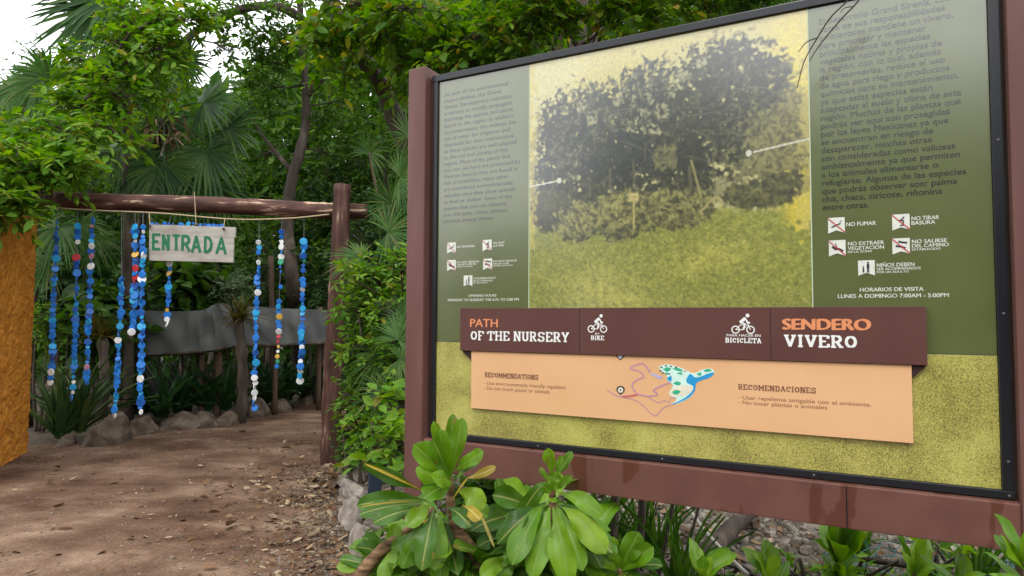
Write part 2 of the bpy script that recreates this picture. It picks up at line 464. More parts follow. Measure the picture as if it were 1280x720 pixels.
V, F = grid(-60, 60, 121, -40, 80, 121, lambda x, y: -0.02 + 0 * x)
g = obj('ground', mesh('ground', V, F, SOIL)); g['kind'] = 'structure'

# trodden earth path
KERB = [(-0.15, 1.6), (-0.62, 3.0), (-0.86, 3.7), (-1.15, 4.6), (-1.45, 5.6), (-1.62, 6.4)]
KX = lambda y: np.interp(y, [k[1] for k in KERB], [k[0] for k in KERB])
ROCKS = [(78, 560, 26, 20), (125, 560, 66, 48), (172, 546, 40, 34), (215, 540, 52, 26), (250, 536, 44, 24), (282, 533, 40, 22), (318, 522, 34, 26), (345, 517, 40, 24), (382, 507, 34, 22), (408, 500, 30, 22)]
rg = np.array([gnd(a, b) for a, b, c, d in ROCKS])
def far_y(x): return np.interp(x, [-9, -6.2] + list(rg[:, 0]) + [3.5], [6.5, 7.1] + list(rg[:, 1] + 0.15) + [12.5])
def pmask(x, y):
    e = 0.12 * np.sin(3.1 * x + 1.7 * y) + 0.08 * np.sin(7 * x - 5 * y)
    m = (y < far_y(x) + e)
    right = np.where(y < 6.5, KX(y), np.interp(y, [6.5, 7.2, 8.5, 13], [-1.45, -0.9, 1.2, 3.2]))
    return m & (x < right + e * 0.4)
pm, t, p, o = newmat('packed_red_earth')
tc = N(t, 'ShaderNodeTexCoord')
mp = N(t, 'ShaderNodeMapping'); mp.inputs['Scale'].default_value = (0.85, 1.2, 1); mp.inputs['Rotation'].default_value = (0, 0, 0.25)
t.links.new(tc.outputs['Object'], mp.inputs[0])
n1 = N(t, 'ShaderNodeTexNoise'); n1.inputs['Scale'].default_value = 1.6; n1.inputs['Detail'].default_value = 8; n1.inputs['Roughness'].default_value = 0.62
t.links.new(mp.outputs[0], n1.inputs['Vector'])
r1 = ramp(t, [(0.30, (0.055, 0.028, 0.018)), (0.44, (0.115, 0.064, 0.041)), (0.56, (0.175, 0.108, 0.072)), (0.70, (0.30, 0.205, 0.14))])
t.links.new(n1.outputs['Fac'], r1.inputs[0])
n2 = N(t, 'ShaderNodeTexNoise'); n2.inputs['Scale'].default_value = 60; n2.inputs['Detail'].default_value = 6
t.links.new(tc.outputs['Object'], n2.inputs['Vector'])
r2 = ramp(t, [(0.3, (0.55, 0.55, 0.55)), (0.55, (1, 1, 1)), (0.75, (1.45, 1.42, 1.4))])
t.links.new(n2.outputs['Fac'], r2.inputs[0])
mx = N(t, 'ShaderNodeMix', data_type='RGBA', blend_type='MULTIPLY'); mx.inputs[0].default_value = 0.75
t.links.new(r1.outputs[0], mx.inputs[6]); t.links.new(r2.outputs[0], mx.inputs[7])
t.links.new(mx.outputs[2], p.inputs['Base Color'])
p.inputs['Roughness'].default_value = 0.95; p.inputs['Specular IOR Level'].default_value = 0.15
b1 = N(t, 'ShaderNodeBump'); b1.inputs['Strength'].default_value = 0.5; b1.inputs['Distance'].default_value = 0.012
n3 = N(t, 'ShaderNodeTexNoise'); n3.inputs['Scale'].default_value = 28; n3.inputs['Detail'].default_value = 9
t.links.new(tc.outputs['Object'], n3.inputs['Vector']); t.links.new(n3.outputs['Fac'], b1.inputs['Height']); t.links.new(b1.outputs[0], p.inputs['Normal'])
PZ = lambda x, y: 0.02 + 0.014 * fbm(x, y, 5, 4, 1.8)
V, F = grid(-9, 3.5, 320, -3, 12.5, 400, PZ, pmask)
g = obj('path', mesh('path', V, F, pm, smooth=True)); g['kind'] = 'structure'
# open forecourt ground behind the viewer
V, F = grid(-12, 6, 60, -12, -3.02, 30, lambda x, y: 0.02 + 0.014 * fbm(x, y, 5, 2, 1.8))
g = obj('forecourt', mesh('forecourt', V, F, pm, smooth=True)); g['kind'] = 'structure'

# planting bed under the board
BED = noise_mat('bed_soil', [(0.3, (0.05, 0.038, 0.03)), (0.5, (0.13, 0.105, 0.085)), (0.7, (0.27, 0.235, 0.2))], scale=9, detail=10, bump=0.8, bscale=22, dist=0.03)
BZ = lambda x, y: 0.07 + 0.02 * fbm(x, y, 9, 4, 2.5)
V, F = grid(-1.9, 6, 200, 1.3, 8.5, 160, BZ, lambda x, y: (x > KX(np.minimum(y, 6.4)) + 0.1) & ((y < 6.3) | (x > (y - 6.3) * 1.6 - 0.9)))
g = obj('planting_bed', mesh('planting_bed', V, F, BED, smooth=True)); g['kind'] = 'structure'

# stones
def ico():
    import bmesh
    bm = bmesh.new(); bmesh.ops.create_icosphere(bm, subdivisions=1, radius=1)
    V = np.array([v.co[:] for v in bm.verts]); F = np.array([[v.index for v in f.verts] for f in bm.faces]); bm.free()
    return V, F
def ico_n(s):
    import bmesh
    bm = bmesh.new(); bmesh.ops.create_icosphere(bm, subdivisions=s, radius=1)
    V = np.array([v.co[:] for v in bm.verts]); F = np.array([[v.index for v in f.verts] for f in bm.faces]); bm.free()
    return V, F
IC1, IC5 = ico(), ico_n(5)
STONE = noise_mat('rock', [(0.3, (0.05, 0.035, 0.024)), (0.5, (0.11, 0.08, 0.056)), (0.72, (0.22, 0.175, 0.13))], scale=5, detail=10, bump=0.8, bscale=18, dist=0.03)
LIME = noise_mat('limestone', [(0.3, (0.12, 0.1, 0.08)), (0.5, (0.25, 0.21, 0.175)), (0.7, (0.42, 0.37, 0.31))], scale=7, detail=10, bump=0.8, bscale=25, dist=0.02)
PEB = leaf_mat('pebbles', [(0.06, 0.05, 0.043), (0.12, 0.10, 0.085), (0.19, 0.165, 0.145), (0.28, 0.25, 0.22), (0.09, 0.065, 0.05)], rough=0.85, trans=0.0, spec=0.2)
def rock_mesh(name, seed, size, m, cuts=7):
    rng = np.random.default_rng(seed)
    V, F = IC5
    V = V.copy()
    for k in range(cuts):
        n = rnd(rng, 1)[0]; n[2] = abs(n[2]) * 0.9; n = nrm(n); d = rng.uniform(0.55, 0.85)
        e = V @ n - d
        V = V - np.where(e > 0, e * 0.85, 0)[:, None] * n
    V = V * (1 + 0.075 * fbm(V[:, 0] * 2 + 3 * V[:, 2], V[:, 1] * 2 + V[:, 2], seed + 1, 4, 2.0))[:, None]
    V = V * np.asarray(size)
    return mesh(name, V, F, m, smooth=True)
rock_lab = ['small brown stone at the foot of the orange pillar', 'largest brown boulder at the left end of the rock border', 'pale squarish rock right beside the largest boulder', 'long low brown rock under the hanging sign', 'rounded brown rock below the right half of the hanging sign', 'brown rock behind the string of caps in the middle of the border', 'grey brown rock just under the lowest cap of the tall blue string', 'broad slanting rock right of the tall blue cap string', 'dark brown rock in the shade near the gate post', 'dark rock half hidden by the gate post']
for i, ((px, py, wpx, hpx), lb) in enumerate(zip(ROCKS, rock_lab)):
    P = gnd(px, py); s = P[1] / FPX
    hx, hz = wpx * s / 2, hpx * s * .95
    me = rock_mesh('border_rock', 40 + i, (hx * 1.02, hx * 0.7 + 0.05, hz * 0.74), STONE, 14)
    o = obj('border_rock', me, None, P + np.array([0, hx * 0.5, hz * 0.22]))
    o.rotation_euler = (0, 0, i * 0.9 if wpx < 45 else 0.1)
    tag(o, lb, 'rock', 'rocks along the path edge')
kl = ['white limestone kerb block nearest the viewer beside the litter', 'white limestone kerb block with a rounded top beside the big leaves', 'white limestone kerb block left of the blue tile', 'small chalky kerb block beyond the blue tile', 'chalky kerb block near the foot of the gate post', 'smallest chalky kerb block at the gate post']
for i, (y, l) in enumerate(zip([2.6, 3.35, 4.1, 4.75, 5.3, 5.85], kl)):
    x = float(KX(y)) + 0.06
    me = rock_mesh('kerb_block', 70 + i, (0.11 + 0.02 * (i % 2), 0.36 - 0.03 * i, 0.22 - 0.02 * i), LIME, 10)
    o = obj('kerb_block', me, None, (x, y, 0.06)); o.rotation_euler = (0, 0, 0.30)
    tag(o, l, 'kerb stone', 'limestone kerb along the path')
rng = np.random.default_rng(3)
def stones_mesh(name, P, S, m, rng):
    V, F = IC1
    n = len(P)
    A = nrm(rng.standard_normal((n, 3))); B = nrm(np.cross(A, rng.standard_normal((n, 3)))); Cc = np.cross(A, B)
    sc_ = S[:, None] * rng.uniform(0.5, 1.2, (n, 3))
    jit = 1 + 0.18 * rng.standard_normal((n, len(V), 1))
    W = (V[None] * sc_[:, None] * jit)
    out = P[:, None] + W[..., :1] * A[:, None] + W[..., 1:2] * B[:, None] + W[..., 2:] * Cc[:, None] * 1.0
    return mesh(name, out.reshape(-1, 3), (F[None] + (np.arange(n) * len(V))[:, None, None]).reshape(-1, 3), m)
n = 9000
x = rng.uniform(-0.6, 5.0, n); y = rng.uniform(2.0, 7.6, n)
k = (x > KX(np.minimum(y, 6.4)) + 0.3)
x, y = x[k], y[k]
P = np.stack([x, y, BZ(x, y) + 0.005], -1)
o = obj('gravel', stones_mesh('gravel', P, rng.uniform(0.014, 0.05, len(P)) , PEB, rng)); o['kind'] = 'stuff'; tag(o, 'grey and white limestone gravel under the information board', 'gravel')
n = 1500
x = rng.uniform(-7, -0.3, n); y = rng.uniform(2.2, 8.5, n)
ye = rng.uniform(2.2, 6.6, 6500); x = np.concatenate([x, KX(ye) - rng.exponential(.13, 6500) - .02]); y = np.concatenate([y, ye]); k = pmask(x, y); x, y = x[k], y[k]
P = np.stack([x, y, PZ(x, y) + 0.001], -1)
o = obj('path_grit', stones_mesh('path_grit', P, rng.uniform(0.003, 0.012, len(P)), PEB, rng)); o['kind'] = 'stuff'; tag(o, 'small stones and grit lying on the earth path', 'grit')
# leaf litter
n = 4200
y = rng.uniform(2.4, 9.5, n) ; dx = rng.exponential(0.36, n) + 0.03
x = np.where(y < 6.4, KX(y), np.interp(y, [6.4, 9, 11], [-1.5, -0.6, 1.0])) - dx
x2 = rng.uniform(-7, -0.3, 750); y2 = rng.uniform(2.4, 9, 750)
x = np.concatenate([x, x2]); y = np.concatenate([y, y2]); k = pmask(x, y) & (x > -7); x, y = x[k], y[k]
n = len(x)
P = np.stack([x, y, PZ(x, y) + rng.uniform(0.006, 0.03, n)], -1)
D = np.stack([np.cos(a := rng.uniform(0, 6.28, n)), np.sin(a), 0.25 * rng.standard_normal(n)], -1)
Nn = np.array([0, 0, 1.0]) + 0.4 * rng.standard_normal((n, 3))
LL = 0.016 + rng.exponential(.019, n).clip(0, .09) + (rng.random(n) < .07) * rng.uniform(.03, .07, n)
lit = MB(); lit.add(*inst('leaf', P, D, Nn, LL, LL * rng.uniform(0.35, 0.6, n), LL * rng.uniform(-0.6, 0.9, n)))
o = obj('leaf_litter', lit.mesh('leaf_litter', DRYLEAF)); o['kind'] = 'stuff'; tag(o, 'dry brown and tan fallen leaves strewn over the path beside the kerb', 'leaf litter')
n = 2500
x = rng.uniform(-1.3, 5, n); y = rng.uniform(2.0, 7.5, n); k = x > KX(np.minimum(y, 6.4)) + 0.2; x, y = x[k], y[k]; n = len(x)
P = np.stack([x, y, BZ(x, y) + rng.uniform(0.03, 0.06, n)], -1)
D = np.stack([np.cos(a := rng.uniform(0, 6.28, n)), np.sin(a), 0.3 * rng.standard_normal(n)], -1)
LL = rng.uniform(0.04, 0.12, n)
lit = MB(); lit.add(*inst('leaf', P, D, np.array([0, 0, 1.0]) + 0.4 * rng.standard_normal((n, 3)), LL, LL * 0.4))
o = obj('bed_leaf_litter', lit.mesh('bed_leaf_litter', DRYLEAF)); o['kind'] = 'stuff'; tag(o, 'dry leaves lying on the gravel under the board', 'leaf litter')

# ================================================================== GATE
STUCCO = noise_mat('orange_stucco', [(0.3, (0.40, 0.142, 0.014)), (0.5, (0.53, 0.20, 0.020)), (0.72, (0.62, 0.26, 0.04))], scale=7, detail=10, bump=.8, bscale=30, dist=0.035, rough=0.95)
c0 = gnd(36, 566)[:2]; c1 = gnd(0, 585.6)[:2]
dw = nrm(c1 - c0); nwv = np.array([-dw[1], dw[0]]); nwv = nwv if nwv[0] < 0 else -nwv
ncor = 70
Vp = []; 
a0 = c0; a1 = c0 + dw * 1.7; b1 = a1 + nwv * 0.7; b0 = a0 + nwv * 0.7
def wall_face(A, B, z0, z1, nu, nv):
    S, T_ = np.meshgrid(np.linspace(0, 1, nu), np.linspace(z0, z1, nv))
    return np.stack([A[0] + (B[0] - A[0]) * S, A[1] + (B[1] - A[1]) * S, T_], -1)
import bmesh
L_ = float(np.linalg.norm(a1 - a0))
rngp = np.random.default_rng(31)
cr_r = .05                                           # rounded corner between the side and the back of the pillar
e1, e2 = dw, nwv                                     # along the visible side, into the pillar
prof = [a1 + e2 * q for q in np.linspace(.7, .012, 40)] + [a1 - e1 * (L_ - cr_r) * q for q in np.linspace(.012, 1, 150)]
prof += [a0 + e1 * cr_r + e2 * cr_r + cr_r * (-e2 * math.cos(q) - e1 * math.sin(q)) for q in np.linspace(.15, math.pi / 2, 9)]
prof += [a0 + e2 * q for q in np.linspace(cr_r + .01, .7, 40)]
prof = np.array(prof); npf = len(prof); hts = np.linspace(-.1, 2.64, 230)
nz_ = rngp.standard_normal((len(hts), npf))
def blr(a, k):
    for _ in range(k): a = (2 * a + np.roll(a, 1, 0) + np.roll(a, -1, 0) + np.roll(a, 1, 1) + np.roll(a, -1, 1)) / 6
    return a / a.std()
dsp = .0048 * blr(nz_, 3) + .002 * blr(rngp.standard_normal(nz_.shape), 30)
tg = nrm(np.gradient(prof, axis=0)); outn = np.stack([tg[:, 1], -tg[:, 0]], 1)
if (outn[80] @ nwv) > 0: outn = -outn
V = np.zeros((len(hts), npf, 3)); V[..., :2] = prof[None] + outn[None] * dsp[..., None]; V[..., 2] = hts[:, None]
i, j = np.meshgrid(np.arange(len(hts) - 1), np.arange(npf - 1), indexing='ij'); q = (i * npf + j).ravel()
F4 = np.stack([q, q + 1, q + npf + 1, q + npf], -1)
mid_ = np.array([*((a0 + a1) / 2 + nwv * .35), 2.66])
V = np.vstack([V.reshape(-1, 3), mid_]); tp = (len(hts) - 1) * npf + np.arange(npf)
F3 = np.stack([tp, np.roll(tp, -1), np.full(npf, len(V) - 1)], -1)
gp = obj('gate_pillar', mesh('gate_pillar', V - np.array([*a0, 0]), [F3, F4], STUCCO, smooth=True), None, (*a0, 0))
tag(gp, 'rough orange stucco pillar at the left side of the gate', 'pillar')

LOG = noise_mat('reddish_log', [(0.3, (0.028, 0.012, 0.009)), (0.48, (0.068, 0.029, 0.021)), (0.62, (0.12, 0.058, 0.042)), (0.70, (0.42, 0.3, 0.2))], scale=5, stretch=(3, 3, 0.5), detail=9, bump=0.5, bscale=14, dist=0.01, rough=0.7, spec=0.3)
LOGB = noise_mat('reddish_log_beam', [(0.3, (0.03, 0.013, 0.010)), (0.48, (0.075, 0.032, 0.023)), (.585, (.13, .062, .046)), (.63, (.5, .36, .24))], scale=5, stretch=(0.5, 3, 3), detail=9, bump=0.5, bscale=14, dist=0.01, rough=0.7, spec=0.3)
rng = np.random.default_rng(12)
YP = 6.55
pb = gnd(413, 581); pt = at(428, 231, YP)
p = smoothpath([pb - np.array([0, 0, .1]), pb * .7 + pt * .3 + np.array([-.015, 0, 0]), pb * .35 + pt * .65, pt], 40)
o = obj('gate_post', mesh('gate_post', *tube(p, np.linspace(.1, .086, 40) * (1 + .02 * rng.standard_normal(40)), 20, rough=.03, rng=rng), LOG, smooth=True))
tag(o, 'upright round reddish brown log post with a splintered top at the right of the gate', 'post')
YBm = 6.74
be, bl = at(459, 264.5, YBm), at(48, 250, YBm)
p = smoothpath([bl, at(150, 253, YBm), at(270, 256.5, YBm), at(400, 263, YBm), be], 60)
o = obj('gate_beam', mesh('gate_beam', *tube(p, np.linspace(.094, .08, 60) * (1 + .02 * rng.standard_normal(60)), 20, rough=.03, rng=rng), LOGB, smooth=True))
tag(o, 'horizontal reddish brown log with peeling paint lying across the gate', 'beam')
ROPE = plain('rope', (.42, .33, .2), .9)
YR = 6.6
p = smoothpath([at(58, 259, YR), at(120, 263, YR), at(200, 266.5, YR), at(290, 274, YR), at(360, 273, YR), at(412, 268, YR)], 50)
o = obj('rope', mesh('rope', *tube(p, .008, 6), ROPE, smooth=True)); tag(o, 'thin pale rope stretched under the log beam', 'rope')

# hanging wooden sign
hs_ = empty('hanging_sign', at(240, 304, 6.5), 'weathered white plank sign painted ENTRADA in green letters hanging from the beam', 'sign')
PLANK = noise_mat('weathered_plank', [(.3, (.28, .245, .215)), (.5, (.38, .35, .31)), (.7, (.46, .44, .39))], scale=5, stretch=(.8, 3, 3), detail=9, bump=.12, bscale=18, dist=.006, rough=.85, spec=.2)
GREENP = plain('green_paint', (.012, .15, .075), .6, var=.25, scale=40)
YS = 6.5
c_tl, c_tr, c_br, c_bl = at(186.5, 280.5, YS), at(294.5, 284, YS), at(293, 328, YS), at(186.5, 325.5, YS)
def sign_pt(s, t_, n=0): # s 0..1 left->right, t 0..1 top->bottom
    return (c_tl * (1 - s) + c_tr * s) * (1 - t_) + (c_bl * (1 - s) + c_br * s) * t_ + np.array([0, -n, 0])
def quad_slab(s0, s1, t0, t1, n0, n1):
    V = [sign_pt(s, t_, n) for n in (n0, n1) for s, t_ in ((s0, t0), (s1, t0), (s1, t1), (s0, t1))]
    F = np.array([(0, 3, 2, 1), (4, 5, 6, 7), (0, 1, 5, 4), (1, 2, 6, 5), (2, 3, 7, 6), (3, 0, 4, 7)])
    return np.array(V), F
part('plank', *quad_slab(0, 1, 0, .285, -.02, 0), PLANK, hs_)
part('plank', *quad_slab(0, .985, .293, 1, -.02, .001), PLANK, hs_)
# letters : strokes in a unit cell
def strokes_to_mesh(mb, strokes, fn, wd, n0, step=0.0006):
    """strokes: polylines in 2-D, given width, each laid a hair above the other"""
    k = 0
    for st in strokes:
        st = np.asarray(st, dtype=float)
        for a, b in zip(st[:-1], st[1:]):
            d = b - a; l = np.linalg.norm(d)
            if l < 1e-9: continue
            d /= l; nn = np.array([-d[1], d[0]]) * wd / 2; e = d * wd * 0.3
            q = [a - e - nn, b + e - nn, b + e + nn, a - e + nn]
            mb.add(np.array([fn(x_, y_, n0 + k * step) for x_, y_ in q]), np.array([(0, 1, 2, 3)]))
            k += 1
def arc(cx, cy, rx, ry, a0, a1, n=8): return [(cx + rx * math.cos(rad(a)), cy + ry * math.sin(rad(a))) for a in np.linspace(a0, a1, n)]
ENT = {'E': [[(.85, 0), (0, 0), (0, 1), (.85, 1)], [(0, .48), (.6, .48)]], 'N': [[(0, 1), (0, 0), (.8, 1), (.8, 0)]], 'T': [[(0, 0), (.9, 0)], [(.45, 0), (.45, 1)]],
       'R': [[(0, 1), (0, 0)], [(0, 0)] + arc(.35, .27, .45, .27, -90, 90) + [(0, .54)], [(.4, .54), (.85, 1)]], 'A': [[(0, 1), (.45, 0), (.9, 1)], [(.17, .68), (.73, .68)]],
       'D': [[(0, 0), (0, 1)], [(0, 0)] + arc(.2, .5, .6, .5, -90, 90, 10) + [(0, 1)]]}
lt = MB()
for ch, x0, x1, dy in zip('ENTRADA', (.05, .165, .285, .39, .505, .655, .79), (.135, .24, .355, .485, .605, .745, .905), (.28, .285, .29, .295, .30, .315, .325)):
    hgt = .40 if ch != 'A' else .43
    fn = lambda a, b, nn, x0=x0, x1=x1, dy=dy, hgt=hgt: sign_pt(x0 + a * (x1 - x0), dy + b * hgt, nn)
    k = 0
    for st in ENT[ch]:
        st = np.asarray(st)
        for a, b in zip(st[:-1], st[1:]):
            A = np.array([x0 + a[0] * (x1 - x0), dy + a[1] * hgt]); B = np.array([x0 + b[0] * (x1 - x0), dy + b[1] * hgt])
            asp = np.array([108.0, 45.0]); d = (B - A) * asp; l = np.linalg.norm(d)
            if l < 1e-6: continue
            d /= l; nn = np.array([-d[1], d[0]]) * 1.75; e = d * .9
            q = [(A * asp - e - nn) / asp, (B * asp + e - nn) / asp, (B * asp + e + nn) / asp, (A * asp - e + nn) / asp]
            lt.add(np.array([sign_pt(u_, v_, .003 + k * .0004) for u_, v_ in q]), np.array([(0, 3, 2, 1)])); k += 1
lt.part('lettering', GREENP, hs_)
for (xa, ya, xb, yb) in ((186.5, 266, 187.5, 283), (281, 273, 279.5, 287), (243, 240, 245, 281)):
    part('hanging_cord', *tube(np.array([at(xa, ya, YS + .06), at(xb, yb, YS - .01)]), .004, 5), ROPE, hs_)
METAL = plain('dark_metal', (.02, .02, .02), .5)
for (xa, ya) in ((187, 282), (279.5, 286)): part('bolt', *tube(np.array([at(xa, ya, YS - .035), at(xa, ya + .2, YS + .01)]), .012, 8), METAL, hs_)

# bottle-cap strings ------------------------------------------------
def cap_mesh(name, m, r=.037):
    prof = [(0, .0), (.8, 0), (.94, .05), (1, .16), (1.0, .5), (.92, .5), (.88, .12), (0, .1)]
    sd_ = 18; V = []; F = []
    for (a, h) in prof:
        for k in range(sd_):
            th = 2 * math.pi * k / sd_; rr = a * r * (1 + (.025 if k % 2 and a > .9 else 0))
            V.append((rr * math.cos(th), -.008 + h * r * .55, rr * math.sin(th)))
    for i in range(len(prof) - 1):
        for k in range(sd_):
            k2 = (k + 1) % sd_
            F.append((i * sd_ + k, (i + 1) * sd_ + k, (i + 1) * sd_ + k2, i * sd_ + k2))
    return mesh(name, V, np.array(F), m)
CAPC = {'b': (.012, .165, .56), 'd': (.008, .09, .38), 'c': (.015, .30, .60), 'w': (.72, .73, .73), 'y': (.6, .36, .06), 'r': (.5, .03, .05), 'p': (.5, .22, .3), 'g': (.03, .3, .16)}
CAPM = {k: cap_mesh('cap', plain('plastic_cap_' + {'b': 'blue', 'd': 'navy', 'c': 'azure', 'w': 'white', 'y': 'yellow', 'r': 'red', 'p': 'pink', 'g': 'green'}[k], v, .4, .5, var=.12, scale=60)) for k, v in CAPC.items()}
THREAD = plain('thread', (.12, .12, .14), .8)
def cap_string(label, pts, y_top, seq, Y, seed, size=1.0, anchor=None):
    """pts: pixel (x, y) from the first cap to the last"""
    rng = np.random.default_rng(seed)
    pts = np.asarray(pts, dtype=float)
    L = np.concatenate([[0], np.cumsum(np.linalg.norm(np.diff(pts, axis=0), axis=1))])
    q = np.linspace(0, L[-1], len(seq))
    top = at(pts[0][0], y_top, Y)
    root = empty('bottle_cap_string', top, label, 'cap string', 'strings of bottle caps hanging in the gate')
    path = np.vstack([top, [at(np.interp(a, L, pts[:, 0]), np.interp(a, L, pts[:, 1]), Y + .004) for a in q]])
    part('thread', *tube(path, .0035, 5), THREAD, root)
    for a, ch in zip(q, seq):
        if ch == ' ': continue
        P = at(np.interp(a, L, pts[:, 0]) + rng.normal(0, .5), np.interp(a, L, pts[:, 1]), Y + rng.normal(-.012, .008))
        o = obj('cap', CAPM[ch], root, P)
        s = .86 * size * rng.choice([.6, .85, 1.05, 1.2], p=[.25, .25, .3, .2])
        o.scale = (s, s, s)
        edge = rng.random() < .12
        o.rotation_euler = (rng.normal(0, .25), rng.uniform(0, 6.28), (rng.uniform(.9, 1.3) * rng.choice([-1, 1])) if edge else rng.normal(0, .28))
def seqr(n, seed, end='w', wts='bbbbbbbbbbcccddd', fixed=''):
    r = random.Random(seed)
    s = ''.join(r.choice(wts) for _ in range(n))
    return (fixed + s)[:n - len(end)] + end
YC = 6.62
cap_string('leftmost string of blue bottle caps, next to the orange pillar', [(71, 278), (70, 320), (68, 350), (66, 400), (66, 430), (63, 478)], 262, seqr(32, 1, 'wbw'), YC, 1)
cap_string('string of blue caps with a gap and a red cap, second from the pillar', [(97, 283), (97, 305), (96, 328), (95, 370), (94, 430), (90, 497)], 263, seqr(34, 2, 'wcwb', fixed='cdbw  r', wts='bbbbbbbbbbccddd'), YC + .03, 2)
cap_string('string of blue caps with scattered pink caps, third from the pillar', [(115, 276), (114, 310), (112, 370), (110, 430), (108, 478)], 263, seqr(33, 3, 'bb', wts='bbbbbbbbbbbccccdddpw'), YC, 3)
cap_string('blue cap string starting low, in front of the slim trunk, ending above the boulder', [(152, 350), (151, 385), (148, 430), (146, 480), (143, 518)], 263, seqr(30, 4, 'w', wts='bbbbbbbbbccccdddw'), YC - .02, 4)
cap_string('thick short blue cap string just left of the sign, ending against the grey cloth', [(169, 284), (169, 330), (168, 370), (166, 404), (165, 415)], 265, seqr(24, 5, 'w', fixed='cbcwbby', wts='bbbbbbbccddr'), YC - .12, 5, 1.1)
cap_string('longest blue cap string overlapping the left edge of the sign and reaching the pale rock', [(178.5, 284), (178.5, 330), (177, 380), (177, 430), (175, 480), (176, 515)], 265, seqr(40, 6, 'bw', wts='bbbbbbbbbbccdddw'), YC - .15, 6, 1.05)
cap_string('shortest cap string, hanging just below the hanging sign', [(212, 330), (211, 360), (210, 384), (209, 405)], 274, seqr(14, 7, 'ww', wts='bbbbccddy', fixed='wbybb'), YC, 7)
cap_string('long string of blue and white caps right of the sign, beginning with a white cap', [(324, 303), (322, 350), (320, 400), (319, 450), (318, 510)], 273, seqr(34, 8, 'wwbb', fixed='wcb wbbbbbwbb', wts='bbbbbccwdcd'), YC, 8)
cap_string('thin mixed cap string ending in red, yellow and green caps', [(352, 290), (351, 330), (349, 372), (348, 420), (346, 458)], 273, seqr(28, 9, 'wrrywygb', fixed='dbwwbwgdd  b  bc', wts='gdbbyb'), YC + .02, 9, .85)
cap_string('cap string nearest the gate post, blue and white', [(380, 302), (379, 350), (378, 400), (377, 440), (375, 476)], 270, seqr(30, 10, 'wbwcw', fixed='cbcdgdd bbwb', wts='bbbcdw'), YC, 10)
# the garland lying behind the top of the sign
cap_string('row of blue bottle caps strung sideways behind the top edge of the sign', [(190, 281), (205, 280), (225, 282), (243, 279), (258, 283), (277, 283)], 272, 'bd bdb b cb bdbbdb', 6.56, 11, .8)

# ================================================================== shade cloth fence
CLOTH = noise_mat('grey_shade_cloth', [(.3, (.07, .074, .072)), (.55, (.105, .11, .105)), (.75, (.15, .153, .146))], scale=3, detail=9, bump=.25, bscale=160, dist=.004, rough=.9, spec=.15)
top = smoothpath([at(112, 372, 9.2), at(125, 378, 9.2), at(150, 386, 9.3), at(215, 389, 9.4), at(255, 387, 9.4), at(270, 379, 9.45), at(292, 381, 9.5), at(345, 385, 9.8), at(400, 387, 10.2), at(430, 388, 10.6)], 90)
bot = smoothpath([at(112, 441, 9.15), at(150, 444, 9.2), at(215, 442, 9.25), at(262, 438, 9.3), at(300, 432, 9.4), at(345, 431, 9.7), at(400, 429, 10.1), at(430, 428, 10.5)], 90)
V = []
for k in range(24):
    s = k / 23
    P = top * (1 - s) + bot * s
    xx = np.arange(90) * .1
    P = P + np.stack([0 * xx, -.015 * math.sin(math.pi * s) + .012 * np.sin(xx * 3.1 + 4 * s) + .02 * np.sin(xx * 7 - 3 * s) + .016 * (.4 + math.sin(math.pi * s)) * np.sin(xx * 11 + 5 * np.sin(xx * 1.7) + 6 * s) + .012 * np.sin(9 * s + xx * 4), 0 * xx], -1)
    V.append(P)
V = np.array(V).reshape(-1, 3)
i, j = np.meshgrid(np.arange(23), np.arange(89), indexing='ij'); a = (i * 90 + j).ravel()
F = np.stack([a, a + 90, a + 91, a + 1], -1)
V2 = V + np.array([0, .006, 0])
fr = empty('shade_cloth_fence', at(250, 520, 9.4), 'grey shade cloth slung between dark stakes behind the hanging caps', 'screen')
part('cloth', np.vstack([V, V2]), np.vstack([F, F[:, ::-1] + len(V)]), CLOTH, fr, smooth=True)
rr = MB().add(*tube(bot + np.array([0, .02, 0]), .028, 8))
rr.part('rail', BARK, fr, smooth=True)
for (px, py0, py1, Y, r) in ((135, 372, 540, 9.3, .035), (253, 438, 500, 9.35, .04), (273, 440, 498, 9.5, .06), (345, 425, 480, 9.8, .04), (400, 384, 490, 10.3, .04)):
    A = at(px, py0, Y + .07); B = A.copy(); B[2] = 0
    part('stake', *tube(np.linspace(B, A, 8), r, 8), BARKRED, fr, smooth=True)

# ================================================================== INFORMATION BOARD
bd = empty('information_board', bw(BW / 2, 0, 0), 'large brown framed bilingual information board with an old garden photograph on it', 'sign board')
PAINT = noise_mat('brown_paint', [(.3, (.10, .040, .032)), (.5, (.132, .056, .046)), (.72, (.165, .078, .065))], scale=4.5, stretch=(1.6, 1.6, .25), detail=10, bump=.06, bscale=40, rough=.5, spec=.4)
# darker wet-looking drips on the rail
RAILM, t, p, o = newmat('brown_rail_paint')
tc = N(t, 'ShaderNodeTexCoord'); mp = N(t, 'ShaderNodeMapping'); mp.inputs['Scale'].default_value = (6, 6, 1.6); t.links.new(tc.outputs['Object'], mp.inputs[0])
n1 = N(t, 'ShaderNodeTexNoise'); n1.inputs['Scale'].default_value = 1.4; n1.inputs['Detail'].default_value = 3; t.links.new(mp.outputs[0], n1.inputs['Vector'])
r1 = ramp(t, [(.56, (.14, .060, .047)), (.585, (.10, .035, .022))]); t.links.new(n1.outputs['Fac'], r1.inputs[0])
n2 = N(t, 'ShaderNodeTexNoise'); n2.inputs['Scale'].default_value = 5; n2.inputs['Detail'].default_value = 8; t.links.new(tc.outputs['Object'], n2.inputs['Vector'])
r2 = ramp(t, [(.3, (.85, .85, .85)), (.7, (1.2, 1.2, 1.2))]); t.links.new(n2.outputs['Fac'], r2.inputs[0])
